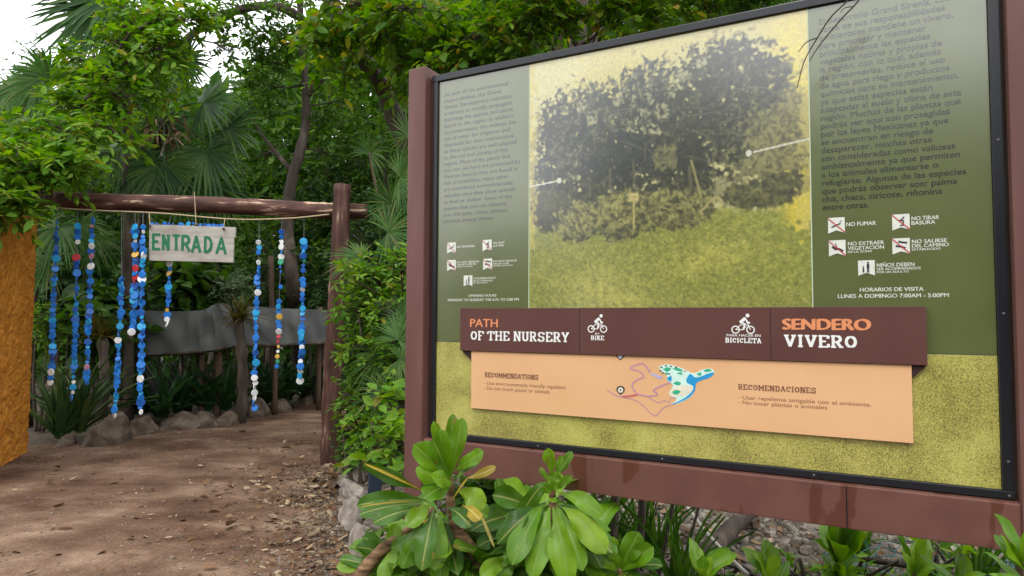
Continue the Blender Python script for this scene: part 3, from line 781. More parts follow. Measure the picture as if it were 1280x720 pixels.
mx = N(t, 'ShaderNodeMix', data_type='RGBA', blend_type='MULTIPLY'); mx.inputs[0].default_value = 1; t.links.new(r1.outputs[0], mx.inputs[6]); t.links.new(r2.outputs[0], mx.inputs[7])
t.links.new(mx.outputs[2], p.inputs['Base Color']); p.inputs['Roughness'].default_value = .35; p.inputs['Specular IOR Level'].default_value = .5
BLACK = plain('black_frame', (.012, .013, .018), .3, .5)
SCREW = plain('screw_steel', (.14, .14, .14), .35, .6)
FW = .035
part('post', *board_box(-.155, -.047, -.1, BT + .075, -.09, .055, .006), PAINT, bd)
part('post', *board_box(BW + .044, BW + .17, -.1, BT + .3, -.09, .055, .006), PAINT, bd)
part('rail', *board_box(-.047, BW + .044, BB - .19, BB - .032, -.08, .045, .005), RAILM, bd)
for u0, u1, v0, v1 in ((-.035, BW + .045, BT, BT + .035), (-.035, BW + .036, BB - .027, BB), (-.022, 0, BB, BT), (BW, BW + .034, BB, BT)):
    part('frame_strip', *board_box(u0, u1, v0, v1, -.03, .012, .003), BLACK, bd)
for us, vs in ((-.012, BB - .014), (BW * .25, BB - .014), (BW * .5, BB - .014), (BW * .75, BB - .014), (BW + .018, BB - .014), (BW + .018, BB + .1), (BW + .018, BB + .6), (BW + .018, BB + 1.2)):
    Pq = np.array([bw(us, vs, .010), bw(us, vs, .0145)]); part('screw', *tube(Pq, .0042, 10), SCREW, bd)
jt = MB(); uj = bp(1058, 610)[0]
jt.add(*board_box(uj - .002, uj + .002, BB - .186, BB - .035, .04, .0465, .0005)); jt.part('joint', BLACK, bd)
part('backing', *board_box(-.02, BW + .02, BB - .01, BT + .01, -.05, -.012, .002), plain('backing_panel', (.1, .1, .1)), bd)
U1, U2 = .5229, 1.7416
def plate(name, u0, u1, v0, v1, n, m, th=.004):
    return part(name, *board_box(u0, u1, v0, v1, n - th, n, .0008), m, bd)
OLIVE = noise_mat('olive_print', [(.3, (.088, .108, .026)), (.7, (.108, .128, .036))], scale=6, detail=6, bump=.05, bscale=4, rough=.5, dist=.01)
coat_on(OLIVE)
VG = bp(1200, 443)[1]
left_p = plate('text_panel', .001, U1 - .002, VG, BT - .001, 0, OLIVE)
right_p = plate('text_panel', U2 + .002, BW - .001, VG, BT - .001, 0, OLIVE)
# grass print along the bottom
GR, t, p, o = newmat('grass_print')
tc = N(t, 'ShaderNodeTexCoord')
n1 = N(t, 'ShaderNodeTexNoise'); n1.inputs['Scale'].default_value = 210; n1.inputs['Detail'].default_value = 3; t.links.new(tc.outputs['Object'], n1.inputs['Vector'])
n2 = N(t, 'ShaderNodeTexNoise'); n2.inputs['Scale'].default_value = 6; n2.inputs['Detail'].default_value = 5; t.links.new(tc.outputs['Object'], n2.inputs['Vector'])
ma = N(t, 'ShaderNodeMath', operation='MULTIPLY_ADD'); t.links.new(n2.outputs['Fac'], ma.inputs[0]); ma.inputs[1].default_value = .55; 
mb_ = N(t, 'ShaderNodeMath', operation='SUBTRACT'); t.links.new(n1.outputs['Fac'], mb_.inputs[0]); mb_.inputs[1].default_value = .28
t.links.new(mb_.outputs[0], ma.inputs[2])
r1 = ramp(t, [(.30, (.17, .15, .03)), (.42, (.31, .285, .055)), (.53, (.45, .42, .085)), (.68, (.56, .53, .14))]); t.links.new(ma.outputs[0], r1.inputs[0])
t.links.new(r1.outputs[0], p.inputs['Base Color']); p.inputs['Roughness'].default_value = .5
coat_on(GR)
plate('grass_strip', .001, BW - .001, BB + .001, VG - .002, 0, GR)

# --- the old garden photograph, printed (a fine colour mesh)
def paint_photo(W=420, H=390):
    rng = np.random.default_rng(77)
    s, t_ = np.meshgrid((np.arange(W) + .5) / W, (np.arange(H) + .5) / H)
    nz = lambda f, sd, oc=5: fbm(s * 10, t_ * 10, sd, oc, f)
    def c(r, g, b): return np.array(srgb(r, g, b)[:3])
    img = np.ones((H, W, 3)) * c(192, 186, 128)
    def mix(mask, col):
        nonlocal img
        img = img * (1 - mask[..., None]) + np.asarray(col) * mask[..., None]
    sm = lambda x_, a, b: np.clip((x_ - a) / (b - a), 0, 1) ** 2 * (3 - 2 * np.clip((x_ - a) / (b - a), 0, 1))
    fine = rng.standard_normal((H, W)); 
    def blur(a, k):
        for _ in range(k): a = (a + np.roll(a, 1, 0) + np.roll(a, -1, 0) + np.roll(a, 1, 1) + np.roll(a, -1, 1)) / 5
        return a / a.std()
    f1, f2, f3 = blur(fine, 1), blur(rng.standard_normal((H, W)), 4), blur(rng.standard_normal((H, W)), 12)
    def leaves_on(n, box, mask, cols, size, ang=None):
        nonlocal img
        for _ in range(n):
            cx, cy = rng.uniform(box[0], box[1]) * W, rng.uniform(box[2], box[3]) * H
            ix, iy = int(cx), int(cy)
            if not (2 < ix < W - 3 and 2 < iy < H - 3) or mask[iy, ix] < .5: continue
            th = rng.uniform(0, 3.14) if ang is None else rng.normal(ang, .5)
            ln = size * rng.uniform(.6, 1.6); k = int(ln) + 2
            x0, x1, y0, y1 = max(0, ix - k), min(W, ix + k + 1), max(0, iy - k), min(H, iy + k + 1)
            yy, xx = np.mgrid[y0:y1, x0:x1]
            a = (xx - cx) * math.cos(th) + (yy - cy) * math.sin(th); b = -(xx - cx) * math.sin(th) + (yy - cy) * math.cos(th)
            m = np.clip(1.4 - (a / ln) ** 2 - (b / (ln * .38)) ** 2, 0, 1) * rng.uniform(.35, .9)
            img[y0:y1, x0:x1] = img[y0:y1, x0:x1] * (1 - m[..., None]) + cols[rng.integers(len(cols))] * m[..., None]
    # yellow stains in the paper sky
    mix(np.clip(sm(s, .82, .97) * .9 + .25 * nz(.5, 1) * sm(s, .7, .9), 0, 1), c(205, 188, 70))
    mix(np.clip(sm(nz(.45, 2), .35, 1.1) * .5, 0, 1), c(190, 175, 90))
    mix(sm(.035 - s + .02 * f3 * .5, 0, .03) * .8, c(190, 175, 80))
    # lawn
    lawn = sm(t_ + .012 * f2 + .02 * nz(.5, 4), .60, .66)
    lc = c(134, 138, 56) * (1 + .10 * f1[..., None] + .08 * f2[..., None])
    mix(lawn, lc)
    pat = np.exp(-(((s - .27) / .16) ** 2 + ((t_ - .9) / .09) ** 2)) + np.exp(-(((s - .72) / .15) ** 2 + ((t_ - .79) / .05) ** 2)) + .7 * np.exp(-(((s - .62) / .12) ** 2 + ((t_ - .85) / .04) ** 2)) + .8 * np.exp(-(((s - .4) / .1) ** 2 + ((t_ - .96) / .05) ** 2))
    mix(np.clip(pat * .9 + .10 * f3 + .12 * f2 + .06 * f1 - .22, 0, 1) * lawn * .8, c(184, 178, 84))
    mix(np.clip(-.12 * f3 + .12 * f2 - .05, 0, .4) * lawn, c(80, 88, 36))
    leaves_on(2600, (0, 1, .62, 1), lawn, [c(142, 145, 62), c(112, 116, 46), c(164, 162, 80)], 2.4, 0)
    mix(sm(s, .9, .96) * sm(.74 - t_ + .03 * f3, 0, .05) * sm(t_, .44, .5), c(200, 182, 62))
    # tree masses
    def blob(cx, cy, rx, ry, rough=.18, soft=.12):
        d = ((s - cx) / rx) ** 2 + ((t_ - cy) / ry) ** 2
        return sm(1 - d + rough * f2 + rough * .8 * f3 + .1 * f1 * .6, 0, soft)
    # right background trees
    m = np.clip(blob(.86, .38, .16, .17) + blob(.95, .45, .09, .12), 0, 1); mix(m * .85, c(108, 104, 60)); leaves_on(1500, (.68, 1, .15, .6), blob(.88, .38, .2, .24), [c(84, 82, 48), c(132, 128, 76), c(58, 58, 36)], 4.0)
    f4 = blur(rng.standard_normal((H, W)), 30)
    mg = np.clip(blob(.15, .36, .13, .2, .3) + blob(.27, .27, .15, .13, .3) + blob(.32, .42, .24, .2, .3) + blob(.1, .47, .1, .15, .3) + blob(.47, .24, .14, .14, .35) + blob(.5, .4, .2, .16, .3), 0, 1)
    wide = np.clip(blob(.15, .36, .16, .23, .3) + blob(.27, .27, .18, .16, .3) + blob(.32, .42, .27, .22, .3) + blob(.1, .47, .12, .17, .3) + blob(.47, .24, .17, .17, .35) + blob(.52, .4, .2, .18, .3), 0, 1)
    mix(mg, c(36, 39, 33))
    leaves_on(900, (0, .7, .02, .62), wide, [c(52, 54, 46), c(64, 66, 54)], 4.5)
    leaves_on(2600, (0, .7, .08, .6), mg * (f4 + .4 * f3 > -.3), [c(84, 87, 68), c(104, 106, 80), c(66, 70, 58), c(124, 124, 94)], 4.2)
    leaves_on(1100, (0, .7, .08, .6), mg, [c(26, 28, 27), c(34, 37, 35)], 4.5)
    mg2 = np.clip(blob(.67, .3, .15, .22, .3) + blob(.74, .17, .14, .12, .35) + blob(.6, .42, .12, .16, .3) + blob(.85, .2, .08, .1, .35), 0, 1)
    wide2 = np.clip(blob(.67, .3, .18, .25, .3) + blob(.74, .16, .17, .14, .35) + blob(.85, .2, .1, .12, .35), 0, 1)
    mix(mg2, c(33, 33, 23))
    leaves_on(700, (.45, 1, .01, .6), wide2, [c(48, 48, 36), c(62, 62, 44)], 4.5)
    leaves_on(1900, (.45, .98, .03, .6), mg2 * (f4 + .4 * f3 > -.2), [c(82, 82, 54), c(100, 98, 66), c(62, 62, 42)], 4.2)
    leaves_on(900, (.45, .98, .03, .6), mg2, [c(24, 24, 20), c(34, 34, 26)], 4.5)
    m = np.clip(blob(.37, .43, .16, .12, .25, .6), 0, 1); mix(m * .75, c(26, 28, 30)); leaves_on(260, (.2, .55, .25, .6), m, [c(54, 58, 48), c(34, 36, 34)], 4)
    m = np.clip(blob(.1, .5, .09, .08, .25, .6), 0, 1); mix(m * .7, c(28, 30, 32))
    m = np.clip(blob(.63, .45, .06, .12, .2, .6), 0, 1); mix(m * .75, c(28, 28, 20))
    for cx, cy, r_ in ((.26, .27, .012), (.46, .22, .03), (.44, .29, .026), (.57, .2, .016), (.36, .2, .016), (.5, .33, .012), (.6, .15, .016), (.22, .2, .012), (.52, .27, .016), (.66, .12, .01)):
        leaves_on(16, (cx - r_ * 1.5, cx + r_ * 1.5, cy - r_ * 1.5, cy + r_ * 1.5), np.ones((H, W)), [c(170, 166, 126), c(150, 148, 110)], 3.4)
    for _ in range(40):   # bare branches
        x_, y_, th = rng.uniform(.1, .9), rng.uniform(.15, .5), rng.uniform(0, 3.14)
        for q in np.linspace(0, .09, 60):
            ix, iy = int((x_ + q * math.cos(th)) * W), int((y_ - q * math.sin(th) * .9 + q * q) * H)
            if 0 <= ix < W and 0 <= iy < H and mg[iy, ix] + mg2[iy, ix] > .5: img[iy, ix] = img[iy, ix] * .5 + c(112, 110, 84) * .5
    # dark band under the trees, trunks
    band = sm(t_ + .02 * f3, .50, .53) * (1 - sm(t_ + .02 * f3, .6, .64)) * (1 - sm(s, .62, .9))
    mix(np.clip(band * .75, 0, 1), c(38, 38, 24)); leaves_on(1200, (0, .7, .48, .62), band, [c(80, 78, 46), c(24, 24, 18), c(58, 58, 34)], 3)
    for sx, y0, y1, wd in ((.1, .45, .56, .004), (.33, .46, .58, .005), (.62, .48, .6, .006), (.7, .44, .58, .004), (.25, .5, .56, .003), (.42, .44, .55, .004)):
        m = (abs(s - sx - .03 * (t_ - y0)) < wd) & (t_ > y0) & (t_ < y1); mix(m * .7, c(96, 90, 60))
    leaves_on(60, (.5, .57, .4, .48), np.ones((H, W)), [c(120, 118, 72), c(96, 94, 58)], 5)
    # low bushes
    for (cx, cy, rx, ry, sh) in ((.09, .6, .08, .09, .6), (.84, .6, .12, .05, .85), (.93, .57, .08, .04, .75), (.56, .63, .14, .075, 1.12), (.2, .65, .1, .08, 1.15), (.37, .635, .12, .1, 1.12)):
        m = blob(cx, cy, rx, ry, .12, .25); mix(m, c(62, 62, 34))
        shp = int(1500 * rx * ry / .01)
        leaves_on(int(shp * .55), (cx - rx, cx + rx, cy - ry, cy + ry), m, [c(118 * sh, 116 * sh, 62 * sh), c(88 * sh, 88 * sh, 46 * sh), c(42, 42, 24), c(142 * sh, 138 * sh, 80 * sh)], 4.2)
        mix(m * sm(t_, cy + ry * .3, cy + ry * .95) * .7, c(34, 36, 18)); mix(m * sm(np.abs(s - cx), rx * .6, rx) * .45, c(40, 42, 22))
    # little signpost in the bushes, stick on the lawn, fallen log
    m = ((abs(s - .42) < .017) & (abs(t_ - .575) < .015)); mix(m * .95, c(190, 176, 110)); m = ((abs(s - .42) < .003) & (t_ > .59) & (t_ < .69)); mix(m * .9, c(178, 168, 96))
    m = ((abs(s - .42) < .011) & (abs(t_ - .575) < .005)); mix(m * .4, c(120, 80, 60))
    yy = .845 + .09 * (s / .19) ** 1.6; m = (abs(t_ - yy) < .0045) & (s < .19); mix(m * .85, c(160, 156, 70))
    m = (abs(t_ - (.62 + .02 * np.sin(s * 60))) < .006) & (s > .66) & (s < .73); mix(m * .8, c(170, 160, 100))
    m = (abs((s - .63) - .25 * (t_ - .48)) < .004) & (t_ > .46) & (t_ < .6); mix(m * .8, c(150, 142, 86))
    for _ in range(140):
        cx, cy = rng.uniform(0, 1), rng.uniform(.68, 1); m = (((s - cx) / rng.uniform(.003, .008)) ** 2 + ((t_ - cy) / .003) ** 2 < 1); mix(m * .5, c(170, 166, 90))
    # rough torn edges of the print
    e = np.minimum.reduce([s * 1.0, 1 - s, t_ * .8 + .01])
    mix(sm(.03 + .012 * f3 + .008 * f2 - e, 0, .012) * .55 * (t_ < .75), c(192, 178, 96))
    img = img * (1 + .035 * f1[..., None]) * (1 + .05 * nz(.35, 12)[..., None])
    for _ in range(1): img = (2 * img + np.roll(img, 1, 0) + np.roll(img, -1, 0) + np.roll(img, 1, 1) + np.roll(img, -1, 1)) / 6
    img = img * (1 + .05 * f1[..., None])
    # callout lines
    for sx0, sx1, ty0, ty1, cx in ((0, .127, .497, .485, .127), (.815, 1, .458, .432, .815)):
        yl = ty0 + (ty1 - ty0) * (s - sx0) / (sx1 - sx0); m = (abs(t_ - yl) < .0032) & (s >= sx0) & (s <= sx1); mix(m * .9, c(205, 205, 185))
        d = np.hypot((s - cx), (t_ - (ty1 if sx0 == 0 else ty0)) * .9); mix((d < .013) * .8, c(60, 60, 44)); mix((d < .010) * .95, c(205, 205, 185))
    return np.clip(img, .002, 1)
PH_W, PH_H = 420, 390
img = paint_photo(PH_W, PH_H)
PRINT, t, p, o = newmat('photo_print')
at_ = N(t, 'ShaderNodeAttribute'); at_.attribute_name = 'print'
t.links.new(at_.outputs['Color'], p.inputs['Base Color']); p.inputs['Roughness'].default_value = .5
coat_on(PRINT)
uu = np.linspace(U1 + .002, U2 - .002, PH_W); vv = np.linspace(BT - .001, bp(800, 420)[1], PH_H)
vbot = bp(662, 386)[1] - .02
vv = np.linspace(BT - .001, vbot, PH_H)
UU, VV = np.meshgrid(uu, vv)
V = BO + UU.ravel()[:, None] * BD + np.array([0, 0, 1.0]) * VV.ravel()[:, None]
i, j = np.meshgrid(np.arange(PH_H - 1), np.arange(PH_W - 1), indexing='ij'); a = (i * PH_W + j).ravel()
F = np.stack([a, a + PH_W, a + PH_W + 1, a + 1], -1)
col = np.concatenate([img.reshape(-1, 3), np.ones((PH_W * PH_H, 1))], 1)
part('photo_print', V, F, PRINT, bd, col=col)
WHITE = plain('white_print', (.72, .74, .66), .5); coat_on(WHITE, .6)
PALE = plain('pale_line', (.5, .6, .42), .5)
part('divider_line', *board_box(U1 - .002, U1 + .002, vbot, BT - .001, -.002, .0015, .0003), PALE, bd)
part('divider_line', *board_box(U2 - .002, U2 + .002, vbot, BT - .001, -.002, .0015, .0003), PALE, bd)

# --- lettering
def font_2d(body, off=0.0):
    cu = bpy.data.curves.new('txt', 'FONT'); cu.body = body; cu.offset = 0.0; cu.resolution_u = 4
    ob = bpy.data.objects.new('txt', cu); C.objects.link(ob)
    dg = bpy.context.evaluated_depsgraph_get()
    me = bpy.data.meshes.new_from_object(ob.evaluated_get(dg))
    me.calc_loop_triangles()
    V = np.array([v.co[:2] for v in me.vertices]).reshape(-1, 2); F = np.array([t_.vertices[:] for t_ in me.loop_triangles]).reshape(-1, 3)
    bpy.data.objects.remove(ob); bpy.data.curves.remove(cu); bpy.data.meshes.remove(me)
    return V, F
def strike(V, F, off):
    k = 3 if off > .02 else 2 if off > .004 else 1
    Vs, Fs, ns = [], [], []
    for i in range(k):
        d = off * 2.2 * (i - (k - 1) / 2)
        Vs.append(V + np.array([d, d * .35])); Fs.append(F + i * len(V)); ns.append(np.full(len(V), i * .00012))
    return np.concatenate(Vs), np.concatenate(Fs), np.concatenate(ns)
def put_text(mb, body, p0, p1, h, off=.01, n=.002, upper=True):
    """text from board point p0 to p1 (u,v of the baseline ends); h = cap height in metres"""
    V, F = font_2d(body, off)
    if len(V) == 0: return
    x0, x1 = V[:, 0].min(), V[:, 0].max()
    sx = (p1[0] - p0[0]) / (x1 - x0)
    V, F, dn = strike(V, F, off)
    u_ = p0[0] + (V[:, 0] - x0) * sx
    v_ = p0[1] + V[:, 1] * h / .73
    mb.add(bframe(np.stack([u_, n + dn, v_], -1)), F)
def para(mb, lines, a, b, ref, refx, h, off, n=.0007):
    """lines between baseline pixel a (first) and b (last); the line ref ends at pixel refx"""
    pa, pb_ = bp(*a), bp(*b)
    V, _ = font_2d(lines[ref], off); nat = V[:, 0].max() - V[:, 0].min()
    v0 = pa[1] + (pb_[1] - pa[1]) * ref / (len(lines) - 1)
    py_guess = a[1] + (b[1] - a[1]) * ref / (len(lines) - 1)
    ur = bp(refx, py_guess)[0]; ul = (pa[0] + pb_[0]) / 2
    sx = (ur - ul) / nat
    for i, l in enumerate(lines):
        v_ = pa[1] + (pb_[1] - pa[1]) * i / (len(lines) - 1)
        V, F = font_2d(l, off)
        x0 = V[:, 0].min(); V, F, dn = strike(V, F, off)
        u_ = ul + (V[:, 0] - x0) * sx
        mb.add(bframe(np.stack([u_, n + dn, v_ + V[:, 1] * h / .73], -1)), F)
DARKTXT = plain('dark_olive_print', (.010, .013, .006), .5); coat_on(DARKTXT)
EN = ['As part of I its environmental', 'responsibilities, the Grand', 'Sirenis Development maintains', 'a nursery to modify, propagate', 'and keep the species and plants', 'native to the region. In addition,', 'to preservation, this reduces the', 'use of water for irrigation and', 'chemicals for their maintenance', 'as these species are well adapted', 'to the soil and climate of this', 'region. Many of the plants that', 'you can see here are protected by', 'Mexican laws as they are found in', 'risk of extinction, many other', 'are considered environmentally', 'valuable since they allow animals', 'to feed or shelter. Some of the', 'species that you can observe', 'are: chit palm, chaca, ciricote,', 'riñonina among others.']
ES = ['El desarrollo Grand Sirenis, como', 'parte de sus responsabilidades', 'ambientales mantiene un vivero,', 'para propagar y mantener', 'principalmente las especies', 'vegetales nativas y propias de', 'la región, con lo cual, además', 'de preservarlas, reduce el uso', 'de agua para riego y productos', 'químicos para su mantenimiento,', 'ya que estas especies están', 'adaptadas al suelo y clima de esta', 'región. Muchas de las plantas que', 'podrás ver aquí son protegidas', 'por las leyes Mexicanas ya que', 'se encuentran en riesgo de', 'desaparecer, muchas otras', 'son consideradas como valiosas', 'ambientalmente ya que permiten', 'a los animales alimentarse o', 'refugiarse. Algunas de las especies', 'que podrás observar son: palma', 'chit, chaca, ciricote, riñonina', 'entre otras.']
mb = MB(); para(mb, EN, (555, 121), (555, 279), 12, 650, .0205, .010); mb.part('body_text', DARKTXT, left_p)
mb = MB(); para(mb, ES, (1024.5, 31), (1027.5, 263), 20, 1208, .0235, .0125); mb.part('body_text', DARKTXT, right_p)

def cap_txt(mb, body, x, y, x1, hpx, off=.016, n=.0007):
    """white caption: baseline starts at pixel (x, y), ends at pixel x1; cap height hpx"""
    p0 = bp(x, y); p1 = bp(x1, y); h = abs(bp(x, y - hpx)[1] - p0[1])
    put_text(mb, body, p0, p1, h, off, n)
mbw = MB()
for b_, x, y, x1, h in (('NO FUMAR', 1058, 283, 1095, 5.2), ('NO TIRAR', 1139.5, 275.5, 1174, 5), ('BASURA', 1139.5, 281.2, 1169, 5), ('NO EXTRAER', 1060, 307, 1105, 4.8), ('VEGETACION', 1060, 312.6, 1105, 4.6), ('DE LA ZONA', 1060, 316.3, 1090, 2.8),
                        ('NO SALIRSE', 1140, 304.2, 1183.5, 4.8), ('DEL CAMINO', 1140, 309.5, 1186, 4.6), ('ESTABLECIDO', 1140, 313.3, 1176, 2.8), ('NIÑOS DEBEN', 1096, 333.8, 1143, 4.8), ('SER ACOMPAÑADOS', 1096, 338, 1151, 3.4), ('POR UN ADULTO', 1096, 341.5, 1136, 2.6),
                        ('HORARIOS DE VISITA', 1075, 364.5, 1154.5, 5), ('LUNES A DOMINGO 7:00AM - 5:00PM', 1047.5, 372.6, 1186, 5)):
    mbw = MB(); cap_txt(mbw, b_, x, y, x1, h); mbw.part('caption', WHITE, right_p)
mbl = MB()
for b_, x, y, x1, h in (('NO SMOKING', 571, 310, 593.5, 2.8), ('DO NOT', 616.5, 305, 631, 2.6), ('LITTER', 616.5, 308.6, 630, 2.6), ('DO NOT REMOVE', 571, 329.3, 599, 2.6), ('VEGETATION', 571, 332, 595, 2.2), ('FROM THE AREA', 571, 334.4, 591, 1.6), ('DO NOT DEVIATE', 616.8, 328, 646, 2.6), ('FROM THE', 616.8, 331, 636, 2.2), ('ESTABLISHED PATH', 616.8, 333.2, 641, 1.6),
                        ('CHILDREN MUST', 592, 349.3, 620, 2.6), ('BE ACCOMPANIED', 592, 352.2, 616, 2), ('BY AN ADULT', 592, 354.6, 610, 1.7), ('OPENING HOURS', 585.5, 371, 620.5, 3.0), ('MONDAY TO SUNDAY 7:00 A.M. TO 5:00 PM', 560, 376.6, 648.5, 3.2)):
    mbl = MB(); cap_txt(mbl, b_, x, y, x1, h); mbl.part('caption', WHITE, left_p)
RED = plain('red_print', (.5, .03, .04), .5)
INK = plain('dark_ink', (.03, .03, .045), .5)
def poly(pts, fn, n):  # fan-triangulated by bmesh
    import bmesh
    bm = bmesh.new(); f = bm.faces.new([bm.verts.new((*q, 0)) for q in pts])
    bmesh.ops.triangulate(bm, faces=[f]); bm.verts.index_update()
    V = np.array([fn(v.co.x, v.co.y, n) for v in bm.verts]); F = np.array([[v.index for v in f.verts] for f in bm.faces]); bm.free()
    return V, F
def thick_line(mb, pts, wd, fn, n0, step=.00015):
    pts = np.asarray(pts, dtype=float); k = 0
    L = []; R = []
    d = np.gradient(pts, axis=0) if len(pts) > 1 else pts
    d = d / np.maximum(np.linalg.norm(d, axis=1, keepdims=True), 1e-9); nn = np.stack([-d[:, 1], d[:, 0]], 1) * wd / 2
    V = np.array([fn(x_, y_, n0) for q in zip(pts - nn, pts + nn) for x_, y_ in q]); m = len(pts)
    i_ = np.arange(m - 1) * 2
    mb.add(V, np.stack([i_, i_ + 2, i_ + 3, i_ + 1], -1))
def icon(parent, cx, cy, wpx, hpx, kind):
    c_ = bp(cx, cy); su = bp(cx + .5, cy)[0] - bp(cx - .5, cy)[0]; sv = abs(bp(cx, cy + .5)[1] - bp(cx, cy - .5)[1])
    fn = lambda a, b, n: bw(c_[0] + a * wpx * su, c_[1] - b * hpx * sv, n)   # a,b in -.5...5
    mb = MB(); mb.add(*poly([(-.5, -.5), (.5, -.5), (.5, .5), (0, .32), (-.5, .5)], fn, .002)); o = mb.part('pictogram', WHITE, parent)
    d = MB()
    if kind == 'smoke': thick_line(d, [(-.3, .12), (.25, -.12)], .09, fn, .0026); thick_line(d, [(.2, -.2), (.3, -.3)], .05, fn, .0028)
    elif kind == 'litter': thick_line(d, [(-.1, -.1), (.15, -.1), (.12, .2), (-.05, .2)], .1, fn, .0026); thick_line(d, [(.0, -.12), (.2, -.32)], .08, fn, .0028)
    elif kind == 'plant': thick_line(d, [(-.3, -.1), (-.1, .05), (.1, .05), (.35, .2)], .14, fn, .0026); thick_line(d, [(-.1, -.3), (0, 0)], .05, fn, .0028)
    elif kind == 'path': thick_line(d, [(-.15, -.3), (.05, -.24), (.35, -.2)], .12, fn, .0026); thick_line(d, [(-.3, -.02), (0, .02), (.25, .14)], .12, fn, .0028)
    else:
        d.add(*poly([(.1 + .07 * math.cos(a), -.34 + .07 * math.sin(a)) for a in np.linspace(0, 6.28, 9)[:-1]], fn, .0026)); thick_line(d, [(.1, -.26), (.1, .05)], .16, fn, .0027); thick_line(d, [(.06, .03), (.06, .3)], .06, fn, .0028); thick_line(d, [(.14, .03), (.14, .3)], .06, fn, .0029)
        d.add(*poly([(-.18 + .05 * math.cos(a), -.08 + .05 * math.sin(a)) for a in np.linspace(0, 6.28, 9)[:-1]], fn, .0026)); thick_line(d, [(-.18, -.02), (-.18, .3)], .1, fn, .0027)
    d.part('symbol', INK, o)
    if kind != 'adult':
        r_ = MB(); thick_line(r_, [(-.5, -.47), (.5, .47)], .06, fn, .0034); r_.part('red_bar', RED, o)
for cx, cy, w_, h_, k in ((1045.5, 281.8, 21, 19.5, 'smoke'), (1126, 277.8, 22, 20, 'litter'), (1046.5, 310.3, 21, 20, 'plant'), (1126.3, 307.8, 22, 20, 'path'), (1083, 335, 21, 19, 'adult')): icon(right_p, cx, cy, w_, h_, k)
for cx, cy, w_, h_, k in ((564.6, 310, 11, 13.5, 'smoke'), (609.2, 306.8, 11.5, 14, 'litter'), (564.6, 331.8, 11, 13.5, 'plant'), (609.8, 330.3, 11.5, 14, 'path'), (585.3, 351, 11, 13.5, 'adult')): icon(left_p, cx, cy, w_, h_, k)

# --- brown title banner and peach plate
BAN = noise_mat('maroon_print', [(.3, (.098, .038, .031)), (.7, (.115, .047, .039))], scale=5, detail=6, bump=.03, rough=.5)
PEACH = noise_mat('peach_print', [(.3, (.70, .40, .20)), (.7, (.75, .44, .23))], scale=3, detail=5, bump=.03, rough=.55)
vb1, vb0, vp0 = EYE - .0526 + .0526 * 2 - .0526, 0, 0
vbT = bp(578.5, 385.5)[1]; vbB = bp(579.5, 437.8)[1]; vpB = bp(591, 509.5)[1]
ub0, ub1, up0, up1 = bp(578.5, 410)[0], bp(1157.5, 415)[0], bp(591, 480)[0], bp(1140, 500)[0]
ban = plate('title_banner', ub0, ub1, vbB, vbT, .024, BAN, .02)
pch = plate('recommendation_plate', up0, up1, vpB, vbB - .002, .016, PEACH, .012)
FOLD = plain('dark_fold', (.035, .014, .012), .6)
for tri in (((ub0, vbB - .001), (up0 - .001, vbB - .001), (up0 - .001, vbB - .05)), ((up1 + .001, vbB - .001), (ub1, vbB - .001), (up1 + .001, vbB - .05))):
    mb = MB(); mb.add(np.array([bw(u_, v_, n) for n in (.003, .010) for u_, v_ in tri]), [np.array([(0, 2, 1), (3, 4, 5)]), np.array([(0, 1, 4, 3), (1, 2, 5, 4), (2, 0, 3, 5)])]); mb.part('banner_fold', FOLD, ban)
mb = MB()
for x in (727, 964):
    u_ = bp(x, 415)[0]; mb.add(*board_box(u_ - .0015, u_ + .0015, vbB + .001, vbT - .001, .020, .0246, .0003))
mb.part('banner_seam', FOLD, ban)
